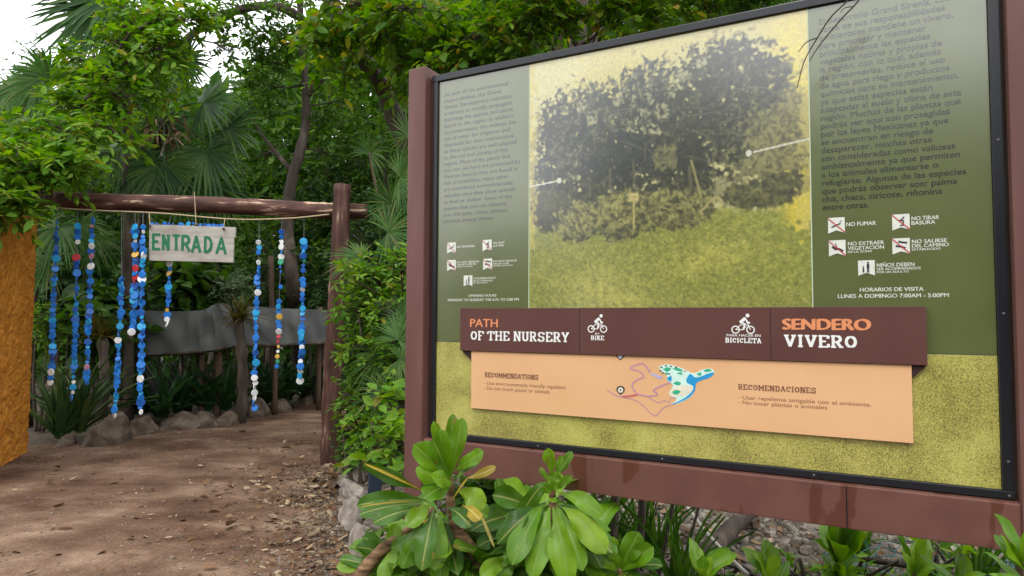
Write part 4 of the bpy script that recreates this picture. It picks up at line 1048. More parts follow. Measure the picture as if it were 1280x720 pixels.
# slab letters by strokes
SLAB = {'O': [arc(.5, .5, .36, .40, 0, 360, 17)], 'F': [[(.25, 0), (.25, 1)], [(.05, .92), (.9, .92), (.9, .72)], [(.25, .5), (.65, .5)], [(.05, .06), (.5, .06)]],
        'T': [[(.5, 0), (.5, 1)], [(.05, .7), (.05, .92), (.95, .92), (.95, .7)], [(.25, .06), (.75, .06)]], 'H': [[(.2, 0), (.2, 1)], [(.8, 0), (.8, 1)], [(.2, .5), (.8, .5)], [(.02, .06), (.4, .06)], [(.6, .06), (.98, .06)], [(.02, .94), (.4, .94)], [(.6, .94), (.98, .94)]],
        'E': [[(.22, 0), (.22, 1)], [(.04, .06), (.9, .06), (.9, .28)], [(.04, .94), (.88, .94), (.88, .74)], [(.22, .5), (.68, .5)]], 'N': [[(.2, 0), (.2, 1), (.8, 0), (.8, 1)], [(.02, .06), (.4, .06)], [(.02, .94), (.25, .94)], [(.6, .94), (.98, .94)]],
        'U': [[(.2, .94), (.2, .3)] + arc(.5, .32, .3, .26, 180, 360, 9) + [(.8, .94)], [(.02, .94), (.4, .94)], [(.6, .94), (.98, .94)]], 'R': [[(.2, 0), (.2, 1)], [(.04, .94), (.5, .94)] + arc(.5, .71, .28, .23, 90, -90, 8) + [(.2, .48)], [(.5, .46), (.8, .06), (.98, .06)], [(.02, .06), (.42, .06)]],
        'S': [[(.85, .72), (.85, .9)], arc(.5, .72, .33, .22, 20, 270, 10) + arc(.5, .27, .33, .23, 90, -160, 10)[1:], [(.14, .28), (.14, .08)]], 'Y': [[(.5, .06), (.5, .45), (.15, .94)], [(.5, .45), (.85, .94)], [(.02, .94), (.36, .94)], [(.64, .94), (.98, .94)], [(.3, .06), (.7, .06)]],
        'V': [[(.15, .94), (.5, .06), (.85, .94)], [(.0, .94), (.38, .94)], [(.62, .94), (1, .94)]], 'I': [[(.5, 0), (.5, 1)], [(.15, .06), (.85, .06)], [(.15, .94), (.85, .94)]],
        'C': [arc(.52, .5, .36, .40, 40, 320, 13), [(.82, .62), (.82, .88)]], 'M': [[(.16, 0), (.16, .94), (.5, .3), (.84, .94), (.84, 0)], [(.0, .06), (.32, .06)], [(.68, .06), (1, .06)], [(.0, .94), (.2, .94)], [(.8, .94), (1, .94)]], 'D': [[(.2, 0), (.2, 1)], [(.04, .94), (.42, .94)] + arc(.42, .5, .42, .44, 90, -90, 10) + [(.04, .06)]],
        'A': [[(.15, .06), (.5, .97), (.85, .06)], [(.3, .36), (.7, .36)], [(0, .06), (.32, .06)], [(.68, .06), (1, .06)]], 'B': [[(.2, 0), (.2, 1)], [(.04, .94), (.5, .94)] + arc(.5, .73, .26, .21, 90, -90, 7) + [(.2, .52)], [(.5, .52)] + arc(.52, .29, .3, .23, 90, -90, 7) + [(.04, .06)]],
        'K': [[(.2, 0), (.2, 1)], [(.2, .45), (.8, .94)], [(.4, .55), (.85, .06)], [(.02, .06), (.4, .06)], [(.02, .94), (.4, .94)], [(.62, .94), (.98, .94)], [(.66, .06), (1, .06)]], 'L': [[(.22, 0), (.22, 1)], [(.04, .06), (.88, .06), (.88, .3)], [(.04, .94), (.45, .94)]]}
SWID = {'I': .55, 'M': 1.25, 'E': .92, 'F': .9, 'N': 1.08, 'H': 1.1, 'L': .9}
def slab_text(mb, body, x, y, x1, hpx, wd, n, ext=0.0):
    p0 = bp(x, y); p1 = bp(x1, y); h = abs(bp((x + x1) / 2, y - hpx)[1] - bp((x + x1) / 2, y)[1])
    ws = [.45 if ch == ' ' else SWID.get(ch, 1) + .1 for ch in body]
    k = (p1[0] - p0[0]) / (sum(ws) - .1); u_ = p0[0]; q = 0
    for ch, w_ in zip(body, ws):
        if ch != ' ':
            cw = (w_ - .1) * k
            for st in SLAB[ch]:
                st = np.array([(u_ + a * cw, p0[1] + b * h) for a, b in st])
                for a, b in zip(st[:-1], st[1:]):
                    d = b - a; l = np.linalg.norm(d)
                    if l < 1e-7: continue
                    d /= l
                    thin = wd * h * (1.0 if abs(d[1]) > .4 else .6)
                    nn = np.array([-d[1], d[0]]) * thin / 2; e = d * thin * .10
                    z = n + (q % 40) * .00003; q += 1
                    c4 = [a - e - nn, b + e - nn, b + e + nn, a - e + nn]
                    if ext:
                        V = np.array([bw(c_[0], c_[1], zz) for zz in (z - ext, z) for c_ in c4])
                        mb.add(V, np.array([(4, 5, 6, 7), (0, 1, 5, 4), (1, 2, 6, 5), (2, 3, 7, 6), (3, 0, 4, 7)]))
                    else: mb.add(np.array([bw(c_[0], c_[1], z) for c_ in c4]), np.array([(0, 1, 2, 3)]))
        u_ += w_ * k
def solid_text(mb, body, x, y, x1, hpx, n0, n1, off=.02):
    p0 = bp(x, y); p1 = bp(x1, y); h = abs(bp((x + x1) / 2, y - hpx)[1] - bp((x + x1) / 2, y)[1])
    V, F = font_2d(body, off); x0, xx = V[:, 0].min(), V[:, 0].max(); V, F, dn = strike(V, F, off)
    u_ = p0[0] + (V[:, 0] - x0) * (p1[0] - p0[0]) / (xx - x0); v_ = p0[1] + V[:, 1] * h / .73
    A = bframe(np.stack([u_, n1 + dn, v_], -1)); B = bframe(np.stack([u_, np.full(len(u_), n0), v_], -1))
    E = {}
    for f in F:
        for a, b in ((f[0], f[1]), (f[1], f[2]), (f[2], f[0])):
            if (b, a) in E: del E[(b, a)]
            else: E[(a, b)] = 1
    m = len(V)
    Q = np.array([(a, a + m, b + m, b) for a, b in E])
    mb.add(np.vstack([A, B]), [F, Q])
ORG = plain('orange_letter', (.72, .27, .12), .5, var=.04); WL = plain('white_letter', (.8, .8, .78), .45, var=.03)
mb = MB(); solid_text(mb, 'PATH', 591, 408.5, 625, 10.5, .0242, .0248, .018); mb.part('orange_lettering', ORG, ban)
mb = MB(); solid_text(mb, 'SENDERO', 979.5, 411.5, 1087.5, 14.2, .0242, .0248, .024); mb.part('orange_lettering', ORG, ban)
for b_, x, y, x1, h, wd, n_, ex in (('OF THE NURSERY', 591.5, 424.8, 714, 11.8, .205, .0247, 0), ('VIVERO', 981, 433, 1071.5, 15.2, .225, .0247, 0), ('BIKE', 741, 424.8, 757.5, 5.6, .22, .0247, 0), ('BICICLETA', 908, 428, 952.5, 6.2, .22, .0247, 0)):
    mb = MB(); slab_text(mb, b_, x, y, x1, h, wd, n_, ex); mb.part('white_lettering', WL, ban)
mb = MB(); cap_txt(mb, 'BY', 746.5, 418, 752, 2.4, .012, .0247); mb.part('small_lettering', WL, ban)
mb = MB(); cap_txt(mb, 'PARA HACER EN', 909.5, 420.2, 951.5, 3.1, .014, .0247); mb.part('small_lettering', WL, ban)
def cyclist(cx, cy, wpx):
    c_ = bp(cx, cy); su = bp(cx + .5, cy)[0] - bp(cx - .5, cy)[0]
    s_ = wpx * su
    fn = lambda a, b, n: bw(c_[0] + a * s_, c_[1] + b * s_, n - .0014)
    mb = MB()
    for wx in (-.32, .32): thick_line(mb, arc(wx, -.22, .16, .16, 0, 360, 20), .05, fn, .0262)
    thick_line(mb, [(-.32, -.22), (-.1, .0), (.2, .0), (.0, -.22), (-.32, -.22)], .04, fn, .0265); thick_line(mb, [(.32, -.22), (.2, .06)], .04, fn, .0267)
    thick_line(mb, [(-.12, .12), (.1, .3), (.2, .1), (.3, .1)], .09, fn, .0269); thick_line(mb, [(-.12, .12), (.08, .04), (.02, -.2)], .09, fn, .0271); thick_line(mb, [(-.12, .1), (.1, .3)], .14, fn, .0273)
    mb.add(*poly([(.2 + .085 * math.cos(a), .42 + .085 * math.sin(a)) for a in np.linspace(0, 6.28, 13)[:-1]], fn, .0266))
    mb.part('cyclist_symbol', WL, ban)
cyclist(749, 405.5, 24); cyclist(929.8, 406, 29)
# peach plate lettering and map
BRN = plain('brown_print', (.17, .065, .04), .6); BRN2 = plain('light_brown_print', (.32, .15, .085), .6)
mb = MB(); slab_text(mb, 'RECOMMENDATIONS', 608, 471, 675, 6.2, .17, .0168); mb.part('brown_lettering', BRN, pch)
mb = MB(); slab_text(mb, 'RECOMENDACIONES', 923.5, 486.2, 1020.5, 7, .165, .0168); mb.part('brown_lettering', BRN, pch)
for b_, x, y, x1, h in (('- Use environmentally friendly repellent', 607, 480.2, 709, 4.6), ('- Do not touch plants or animals', 607, 486.4, 689, 4.6), ('- Usar repelente amigable con el ambiente.', 923.5, 498, 1089, 4.9), ('- No tocar plantas o animales', 923.5, 504.3, 1034, 4.9)): 
    p0 = bp(x, y); p1 = bp(x1, y + (2.6 if x < 700 else 5))
    mb = MB(); put_text(mb, b_, p0, (p1[0], p0[1]), abs(bp(x, y - h)[1] - p0[1]), .006, .0166); mb.part('brown_text', BRN2, pch)
mz = lambda x_, y_: bp(760 + x_ / 8, 440 + y_ / 8)
mfn = lambda x_, y_, n: bw(*mz(x_, y_), n)
def mpoly(m, pts, n, name='map_area'):
    mb = MB(); mb.add(*poly(pts, mfn, n))
    return mb.part(name, m, pch)
MINT = plain('map_mint', (.6, .82, .74), .5); MBLUE = plain('map_blue', (.02, .3, .62), .5); MGRN = plain('map_green', (.03, .4, .22), .5); MPUR = plain('map_purple', (.5, .26, .34), .5); MRED = plain('map_red', (.6, .12, .1), .5); MTAN = plain('map_cream', (.75, .7, .55), .5); MLIL = plain('map_lilac', (.45, .42, .62), .5)
sm2 = lambda pts, n=60: [tuple(q) for q in smoothpath([(*a, 0) for a in pts + [pts[0]]], n)[:-1, :2]]
def mline(pts, wd, m, n, nn=40):
    mb = MB(); thick_line(mb, smoothpath([(*a, 0) for a in pts], nn)[:, :2], wd, mfn, n); mb.part('map_route', m, pch)
mpoly(MINT, sm2([(520, 140), (600, 120), (720, 150), (800, 185), (870, 210), (960, 170), (1040, 165), (1070, 205), (1000, 250), (890, 300), (880, 370), (840, 440), (740, 500), (640, 520), (700, 470), (620, 420), (640, 370), (660, 330), (600, 280), (600, 230), (540, 190)]), .0166)
mpoly(MTAN, sm2([(620, 400), (660, 360), (740, 330), (840, 340), (860, 370), (800, 420), (700, 440), (640, 430)]), .0168)
mpoly(MBLUE, sm2([(790, 270), (830, 215), (880, 250), (940, 240), (1000, 215), (1068, 200), (1030, 250), (900, 300), (878, 380), (820, 450), (720, 500), (640, 520), (760, 465), (840, 400), (860, 340), (800, 305)], 80), .0170)
for pts in ([(560, 170), (600, 150), (640, 165), (600, 195)], [(650, 160), (720, 160), (760, 190), (700, 185)], [(660, 310), (700, 290), (740, 310), (710, 330)], [(650, 395), (690, 375), (735, 390), (700, 420), (665, 415)], [(890, 215), (940, 200), (930, 235)], [(960, 180), (1010, 165), (1045, 185), (990, 195)], [(690, 210), (740, 200), (750, 225)], [(570, 205), (610, 205), (600, 225)]): mpoly(MGRN, sm2(pts, 24), .0172)
mpoly(MBLUE, sm2([(600, 255), (640, 235), (645, 280), (615, 285)], 24), .0172)
for cx, cy in ((545, 150), (590, 135), (640, 140), (690, 150), (535, 185), (560, 205), (780, 190), (620, 215)): mpoly(INK if cx < 700 else MPUR, [(cx - 12, cy - 6), (cx + 12, cy - 4), (cx + 8, cy + 8), (cx - 10, cy + 6)], .0173)
mline([(0, 375), (70, 420), (140, 445), (260, 470), (350, 520), (420, 590), (480, 632), (520, 600), (570, 550), (680, 510), (780, 465)], 9, MPUR, .0169)
mline([(150, 440), (230, 432), (300, 415), (265, 370), (255, 320), (300, 275), (370, 245), (330, 195), (235, 160), (300, 125), (360, 115), (400, 150), (430, 200)], 15, MPUR, .0171, 60)
mline([(300, 415), (400, 435), (490, 430), (500, 405), (465, 380), (540, 335), (640, 300)], 15, MPUR, .0171, 40)
mline([(400, 440), (510, 500), (570, 480), (620, 500), (640, 460), (690, 450)], 8, MPUR, .0169)
mline([(160, 442), (240, 436), (305, 420)], 16, MRED, .0174, 12)
mpoly(MLIL, [(430, 200), (560, 245), (530, 270), (440, 222)], .0172)
pin = sm2([(138, 425), (100, 385), (105, 350), (138, 335), (172, 350), (176, 385)], 30)
mpoly(INK, pin, .0176, 'map_pin')
mpoly(MTAN, [(138 + 27 * math.cos(a), 377 + 27 * math.sin(a)) for a in np.linspace(0, 6.28, 21)[:-1]], .0179, 'map_pin'); mpoly(INK, [(138 + 9 * math.cos(a), 377 + 9 * math.sin(a)) for a in np.linspace(0, 6.28, 13)[:-1]], .0182, 'map_pin')
mpoly(INK, [(85, 30), (190, 30), (135, 80)], .0180, 'map_arrow'); mpoly(plain('map_arrow_pale', (.5, .58, .62), .4), [(108, 34), (165, 34), (134, 70)], .0184, 'map_arrow')

# ================================================================== VEGETATION
PXC = px_clump
# ---- far wood, one mass
rng = np.random.default_rng(100)
def wood_top(px):
    return np.interp(px, [-400, -100, 0, 60, 100, 150, 200, 232, 245, 300, 318, 360, 400, 430, 470, 560, 700, 1300, 1800], [60, 70, 110, 130, 110, 70, 55, 70, 125, 118, 60, 30, 50, 20, -20, -80, -120, -150, -100])
n = 190000
px = rng.uniform(-700, 2000, n); Yd = rng.uniform(14.5, 23, n)
base = np.stack([at(a, 398, b) for a, b in zip(px[:1], Yd[:1])])
X = (px - 640) / FPX * Yd
ztop = EYE + (398 - wood_top(px)) / FPX * Yd * (1 + .05 * np.sin(px * .05) + .04 * np.sin(px * .13))
lump = fbm(X * .8, Yd * .8, 21, 4, 1.0)
Z = ztop * rng.random(n) ** .8
kk = (fbm(X * .9, Z * .9 + Yd * .2, 22, 4, 1.2) > -1.1)
P = np.stack([X, Yd + .8 * lump, Z], -1)[kk]; n = len(P)
D = nrm(rng.standard_normal((n, 3)) + np.array([0, -.3, -.3])); NN = np.array([0, -.5, 1.0]) + .6 * rng.standard_normal((n, 3)); LL = rng.uniform(.16, .42, n) * np.where(P[:, 1] > 20, 2.0, 1.0)
mbf = MB(); mbf.add(*inst('leaf' if False else 'kite', P, D, NN, LL, LL * .5))
o = obj('far_wood', mbf.mesh('far_wood', LF_MID)); tag(o, 'dense green wood closing the view behind the gate and the board', 'wood', None, 'stuff')

# ---- big trees
def at3(*l): return [at(*q) for q in l]
tree('leafy_tree', 'bright green leafy tree overhanging the orange pillar and the left end of the log beam', 'tree', 201,
     [([np.array([-8.3, 7.6, 0]), np.array([-8.2, 7.5, 1.6]), at(-90, 215, 7.3), at(-10, 196, 7.3), at(70, 160, 7.4), at(130, 100, 7.5)], .10, .018)],
     [PXC(25, 208, 6.15, 54, 34, 1.5), PXC(70, 203, 6.3, 46, 22, 1.0), PXC(5, 243, 6.0, 36, 22, 1.0), PXC(70, 165, 6.8, 60, 24, .8), PXC(135, 165, 7.1, 56, 30, .8), PXC(150, 112, 7.4, 52, 36, .8), PXC(196, 62, 7.5, 46, 40, 1.2), PXC(150, 60, 7.6, 40, 30, .7), PXC(20, 180, 7.2, 50, 24, .9), PXC(-40, 190, 6.5, 50, 50, 1), PXC(24, 262, 6.05, 22, 14, .35), PXC(225, 22, 7.6, 50, 28, 1.1), PXC(105, 78, 8.0, 44, 30, .8), PXC(170, 20, 8.0, 50, 26, 1.0), PXC(190, 105, 8.0, 36, 30, .8), PXC(110, 110, 8.2, 50, 30, .8), PXC(100, 135, 7.4, 40, 22, .7)],
     L=.125, ar=.46, lm=LF_BRIGHT, ntw=44, nl=9, droop=.35)
tree('canopy_tree', 'tall dark trunked tree with an arching branch, rising behind the middle of the gate', 'tree', 202,
     [([gnd(372, 470) * np.array([1, 1, 0]) , at(368, 380, 11), at(360, 290, 11), at(363, 233, 11), at(376, 185, 11), at(383, 140, 11), at(378, 60, 11), at(372, -50, 11)], .12, .06),
      ([at(384, 118, 11), at(405, 95, 10.8), at(418, 65, 10.5), at(440, 20, 10.3)], .07, .03),
      ([at(376, 22, 11), at(345, 8, 10.4), at(300, 12, 9.9), at(253, 34, 9.5), at(213, 68, 9.2), at(190, 108, 9.0)], .085, .03),
      ([at(366, 215, 11), at(340, 185, 11), at(315, 150, 10.8)], .05, .02)],
     [PXC(340, 45, 10.4, 52, 34, 1.3), PXC(300, 145, 11.2, 48, 34, 1.5), PXC(335, 80, 10.8, 40, 36, 1.2), PXC(425, 45, 10.2, 56, 34, 1.1), PXC(310, 10, 9.9, 60, 20, .8), PXC(330, 105, 11, 34, 30, .55), PXC(430, 130, 11, 40, 36, .9), PXC(335, 200, 11.6, 50, 34, 1), PXC(415, 195, 11.4, 44, 36, 1), PXC(260, 20, 9.5, 40, 20, .6), PXC(385, -20, 10.5, 90, 20, 1), PXC(395, 150, 11.3, 26, 26, .5), PXC(280, 60, 9.6, 24, 18, .25)],
     L=.11, ar=.42, lm=LF_MID, ntw=58, nl=9)
tree('leaning_tree', 'brown trunk leaning left with broad yellow green leaves beside the left board post', 'tree', 203,
     [([np.array([-.65, 8.3, 0]), at(545, 300, 8.2), at(508, 188, 8.0), at(493, 145, 7.9), at(473, 100, 7.8), at(447, 62, 7.7), at(420, 15, 7.6), at(405, -40, 7.5)], .13, .08),
      ([at(480, 112, 7.8), at(520, 60, 7.4), at(560, 10, 7.0)], .045, .02), ([at(560, 160, 7.4), at(515, 90, 7.2), at(480, 40, 7.0), at(455, -10, 6.8)], .03, .02)],
     [PXC(470, 38, 7.2, 60, 34, 1.1), PXC(545, 62, 6.9, 56, 26, 1.1), PXC(605, 45, 6.6, 56, 28, 1.1), PXC(515, 75, 7.3, 34, 22, .6), PXC(430, 85, 7.8, 30, 24, .5), PXC(520, 15, 6.7, 70, 24, 1.1), PXC(400, 55, 7.2, 34, 26, .6), PXC(530, 110, 7.4, 30, 22, .6), PXC(450, 5, 6.9, 60, 20, .8)],
     L=.17, ar=.5, lm=LF_YEL, ntw=32, nl=7, droop=.4)
tree('shade_tree', 'many stemmed tree whose dark trunks rise behind the top edge of the board photograph', 'tree', 204,
     [([np.array([.75, 7.4, 0]), at(715, 200, 7.2), at(722, 60, 7.2), at(728, -40, 7.2)], .12, .08), ([np.array([.65, 7.5, 0]), at(690, 200, 7.3), at(697, 40, 7.3), at(690, -40, 7.3)], .07, .05), ([np.array([.9, 7.5, 0]), at(745, 200, 7.4), at(742, 50, 7.4), at(760, -40, 7.4)], .06, .04)],
     [PXC(640, 40, 6.3, 54, 30, 1.1), PXC(590, 78, 6.6, 40, 20, .8), PXC(690, 20, 6.2, 56, 24, .9), PXC(770, 18, 6.2, 60, 22, 1.1), PXC(830, 5, 6.2, 60, 20, 1), PXC(660, -20, 6.0, 80, 24, 1), PXC(760, -25, 6.0, 80, 24, 1), PXC(640, 85, 6.8, 44, 16, .7), PXC(720, 60, 7.8, 50, 20, .7), PXC(570, 100, 6.9, 30, 16, .5)],
     L=.12, ar=.46, lm=LF_YEL, ntw=44, nl=8, droop=.3)
tree('shade_tree', 'tree with a pale brown trunk over the top edge of the board, rightmost', 'tree', 205,
     [([np.array([2.3, 7.2, 0]), at(898, 200, 7.0), at(898, 20, 6.9), at(900, -60, 6.9)], .075, .06)],
     [PXC(860, -10, 6.3, 60, 18, 1), PXC(930, -12, 6.3, 60, 22, 1.2), PXC(990, -30, 6.2, 60, 24, 1), PXC(870, 25, 7.6, 70, 18, .8), PXC(950, 5, 7.6, 60, 18, .8), PXC(800, 30, 7.8, 50, 18, .7)],
     L=.11, ar=.45, lm=LF_MID, ntw=44, nl=8)
mids = [('slender dark tree behind the fan palm at the far left', 30, 128, 12.5, 70, 60), ('rounded dark tree top between the far left sky and the fan palm', 110, 190, 12.2, 70, 60), ('dark tree between the fan palm and the tall trunk', 262, 232, 13, 66, 62), ('mid green tree just right of the tall trunk', 425, 245, 12.2, 60, 60), ('dark tree behind the leaning trunk', 480, 200, 11.5, 60, 70), ('dense tree seen above the log post', 400, 310, 12.6, 60, 50), ('dark tree behind the hanging sign', 225, 300, 12.8, 70, 50), ('dark tree behind the strings of caps nearest the pillar', 90, 310, 12, 76, 56), ('dense dark tree behind the right strings of caps', 330, 305, 12.4, 66, 56)]
for i, (lb, px_, py_, Y, rx, ry) in enumerate(mids):
    b = at(px_, 398, Y); b[2] = 0
    c_ = at(px_, py_, Y)
    tree('understory_tree', lb, 'tree', 220 + i, [([b, b * .5 + c_ * .5 + np.array([.15, .1, 0]), c_], .08, .03)],
         [PXC(px_, py_, Y, rx, ry, 2.6), PXC(px_ - 30, py_ + 55, Y + .3, rx * .8, ry * .7, 1.2), PXC(px_ + 30, py_ - 45, Y + .4, rx * .6, ry * .6, .9)], L=.12 if i % 2 else .09, ar=.42, lm=(LF_MID, LF_BRIGHT, LF_MID, LF_DARK)[i % 4], ntw=84, nl=9, group='trees in the wood behind the gate')

# ---- fan palms
def frond(mb, hub, D, Nn, R, rng, nleaf=30, spread=128, droop=.25, wid=.05):
    D = nrm(D); S = nrm(np.cross(D, Nn)); Nn = np.cross(S, D)
    a = np.radians(np.linspace(-spread, spread, nleaf) + rng.normal(0, 1.5, nleaf))
    dirs = np.cos(a)[:, None] * D + np.sin(a)[:, None] * S + (.10 + .12 * np.abs(a / 2))[:, None] * Nn * rng.choice([-1, 1]) * .6
    dirs = nrm(dirs)
    ln = R * (1 - .28 * (np.abs(a) / np.radians(spread)) ** 2) * rng.uniform(.9, 1.06, nleaf)
    ts = np.array([0, .18, .4, .62, .82, 1.0]); ws = np.array([.16, .55, 1.0, .85, .5, .04]) * wid * R / 1.0
    sd_ = nrm(np.cross(dirs, Nn + .05 * rng.standard_normal((nleaf, 3))))
    dr = droop * rng.uniform(.5, 1.5, nleaf)
    c_ = hub + dirs[:, None] * (ts[None, :, None] * ln[:, None, None]) - np.array([0, 0, 1.0]) * (ts ** 2.6)[None, :, None] * (dr * ln)[:, None, None]
    nv = nrm(np.cross(sd_, dirs))
    l = c_ + sd_[:, None] * ws[None, :, None] + nv[:, None] * ws[None, :, None] * .45
    r = c_ - sd_[:, None] * ws[None, :, None] + nv[:, None] * ws[None, :, None] * .45
    V = np.stack([l, c_, r], 2).reshape(-1, 3)
    F = []
    for k in range(5):
        for q in (0, 1):
            b = k * 3 + q
            F.append((b, b + 1, b + 4, b + 3))
    F = np.array(F)[None] + (np.arange(nleaf) * 18)[:, None, None]
    mb.add(V, F.reshape(-1, 4))
def palm(name, label, seed, crown, fronds, trunk, m, tr=(.07, .06), wid=.05, cat='palm', droop=.3, skirt=0):
    """fronds: (hub px, py, depth, image angle, radius px, facing jitter)"""
    rng = np.random.default_rng(seed)
    mb = MB(); pt_ = MB()
    for (px_, py_, Y, ang_, rpx) in fronds:
        hub = at(px_, py_, Y); R = rpx * Y / FPX
        D = np.array([math.cos(rad(ang_)), -.25 + .25 * rng.standard_normal(), math.sin(rad(ang_))])
        Nn = np.array([.25 * rng.standard_normal(), -1.0, .45 + .2 * rng.standard_normal()])
        frond(mb, hub, D, Nn, R, rng, int(rng.integers(28, 38)), rng.uniform(112, 140), droop * rng.uniform(.6, 1.4), wid)
        mid = (crown + hub) / 2 + np.array([0, 0, .12 * np.linalg.norm(hub - crown)])
        pt_.add(*tube(smoothpath([crown, mid, hub], 8), np.linspace(.012, .006, 8), 5))
    root = empty(name, trunk[0] if trunk else crown * np.array([1, 1, 0]), label, cat)
    if trunk:
        p = smoothpath(trunk, 24)
        part('trunk', *tube(p, np.linspace(tr[0], tr[1], 24) * (1 + .06 * rng.standard_normal(24)), 9), BARK, root, smooth=True)
    if skirt:
        sk = MB(); n = skirt
        P0 = crown + np.array([0, 0, -.1]) + .12 * rng.standard_normal((n, 3)); D0 = np.array([0, 0, -1.0]) + .5 * rng.standard_normal((n, 3))
        sk.add(*inst('strap', P0, D0, rnd(rng, n), rng.uniform(.3, .7, n), .03)); sk.part('dead_leaves', DRYLEAF, root)
    pt_.part('leaf_stalks', m, root)
    mb.part('fronds', m, root)
    return root
cr = at(205, 150, 9.2)
palm('fan_palm', 'large dark fan palm with a brown dead skirt, left of the tall trunk', 301, cr,
     [(180, 208, 8.8, -80, 62), (255, 128, 9.0, 10, 60), (258, 190, 9.0, -60, 66), (215, 165, 9.3, 160, 50), (232, 78, 9.2, 30, 46), (205, 110, 9.3, -120, 50), (285, 160, 9.2, -30, 58), (235, 225, 9.0, -90, 58), (150, 190, 9.0, 200, 55), (268, 235, 9.3, -75, 55), (205, 205, 8.7, -100, 52)],
     [at(172, 398, 10.2) * np.array([1, 1, 0]), at(172, 320, 10.0), at(192, 220, 9.5), cr], LF_PALM, skirt=70, wid=.037)
cr = at(150, 8, 8.6)
palm('fan_palm', 'tall fan palm with spiky fronds against the white sky at the top left', 302, cr,
     [(128, 10, 8.4, 190, 88), (140, -5, 8.5, 160, 90), (150, 20, 8.4, 235, 78), (170, -10, 8.5, 60, 80), (120, -20, 8.6, 130, 70), (175, 15, 8.6, 300, 60), (130, 30, 8.7, 215, 62)],
     [at(165, 398, 9) * np.array([1, 1, 0]), at(160, 200, 8.9), cr], LF_PALM, wid=.034, droop=.2)
cr = at(50, 108, 8.4)
palm('fan_palm', 'fan palm with a broad arched frond below the sky at the far left', 303, cr,
     [(62, 100, 8.2, 100, 62), (50, 100, 8.2, 195, 62), (80, 105, 8.3, 20, 56), (40, 160, 7.9, 250, 52), (70, 150, 7.9, 290, 50), (20, 110, 8.4, 170, 52)],
     [at(40, 398, 8.8) * np.array([1, 1, 0]), at(45, 250, 8.6), cr], LF_PALM2, wid=.04, droop=.45)
cr = at(478, 330, 6.9)
palm('young_fan_palm', 'young fan palm with fine fronds growing between the log post and the board', 304, cr,
     [(462, 192, 6.6, 60, 46), (500, 222, 6.4, 20, 62), (452, 322, 6.1, 195, 52), (485, 290, 6.3, 10, 62), (510, 170, 6.8, 70, 52), (500, 330, 6.2, -30, 56), (490, 255, 6.6, 100, 46), (520, 260, 6.6, 30, 60), (520, 200, 7.0, 100, 46)],
     [np.array([cr[0], cr[1], 0]), at(482, 480, 6.9), cr], LF_PALM2, tr=(.03, .025), wid=.022)
cr = at(492, 470, 5.6)
palm('young_fan_palm', 'low young fan palm with thin blades against the left board post, under the taller one', 305, cr,
     [(498, 425, 5.3, 60, 56), (475, 445, 5.5, 170, 56), (500, 450, 5.2, -10, 42), (480, 490, 5.4, 200, 46), (505, 400, 5.5, 90, 46)],
     [np.array([cr[0], cr[1], .05]), cr], LF_PALM2, tr=(.02, .018), wid=.022)
# palm fronds in the undergrowth by the pillar
cr = at(70, 330, 8.6)
palm('young_fan_palm', 'small fan palm with hanging blades behind the cap strings nearest the pillar', 306, cr,
     [(75, 285, 8.4, -95, 52), (100, 280, 8.6, -70, 48), (60, 330, 8.5, 200, 40), (120, 300, 8.9, -50, 44)], [cr * np.array([1, 1, 0]), cr], LF_PALM2, tr=(.04, .03), wid=.03, droop=.5)

# ---- shrubs right of the gate post
def shrub(label, seed, clumps, lm, L, stem_xy, ntw=50, nl=8, ar=.42, name='shrub', leaf='leaf', droop=.25, group=None, up=.25):
    b = np.array([stem_xy[0], stem_xy[1], 0.0])
    top = np.mean([c[0] for c in clumps], axis=0)
    stems = [([b + np.array([.04 * k, 0, 0]), (b + top) / 2 + np.array([.1 * k, .05 * k, 0]), top + np.array([.15 * k, 0, .1])], .025, .008) for k in (-1, 0, 1)]
    return tree(name, label, 'shrub', seed, stems, clumps, L=L, ar=ar, lm=lm, ntw=ntw, nl=nl, leaf=leaf, droop=droop, group=group, sides=6, trunk_name='stems', crown_name='foliage', up=up)
shrub('leafy green shrub spilling past the right side of the log post', 401, [PXC(468, 345, 5.9, 46, 28, 1.3), PXC(450, 385, 5.8, 34, 30, 1.1), PXC(485, 390, 5.7, 40, 36, 1.3), PXC(455, 440, 5.7, 34, 36, 1.2), PXC(450, 500, 5.7, 30, 34, 1.2), PXC(490, 460, 5.5, 34, 40, 1.2), PXC(470, 530, 5.5, 40, 30, 1.2), PXC(500, 330, 5.8, 30, 24, .8)], LF_BRIGHT, .075, (-1.1, 5.8), 46, 9)
shrub('small leaved dark shrub at the foot of the log post', 402, [PXC(445, 520, 5.9, 26, 36, 1.2), PXC(440, 560, 5.8, 22, 22, .9), PXC(465, 560, 5.4, 36, 24, 1)], LF_MID, .05, (-1.3, 5.6), 60, 9)
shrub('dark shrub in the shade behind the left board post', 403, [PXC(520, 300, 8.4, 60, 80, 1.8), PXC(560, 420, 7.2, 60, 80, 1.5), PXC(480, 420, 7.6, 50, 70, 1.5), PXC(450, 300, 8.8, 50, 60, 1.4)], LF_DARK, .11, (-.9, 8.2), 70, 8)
shrub('pale leaved variegated shrub behind the shade cloth right of the sign', 404, [PXC(290, 362, 9.9, 26, 22, 1.4), PXC(285, 392, 10, 22, 18, 1)], LF_VAR, .07, (-4.2, 10), 60, 8)
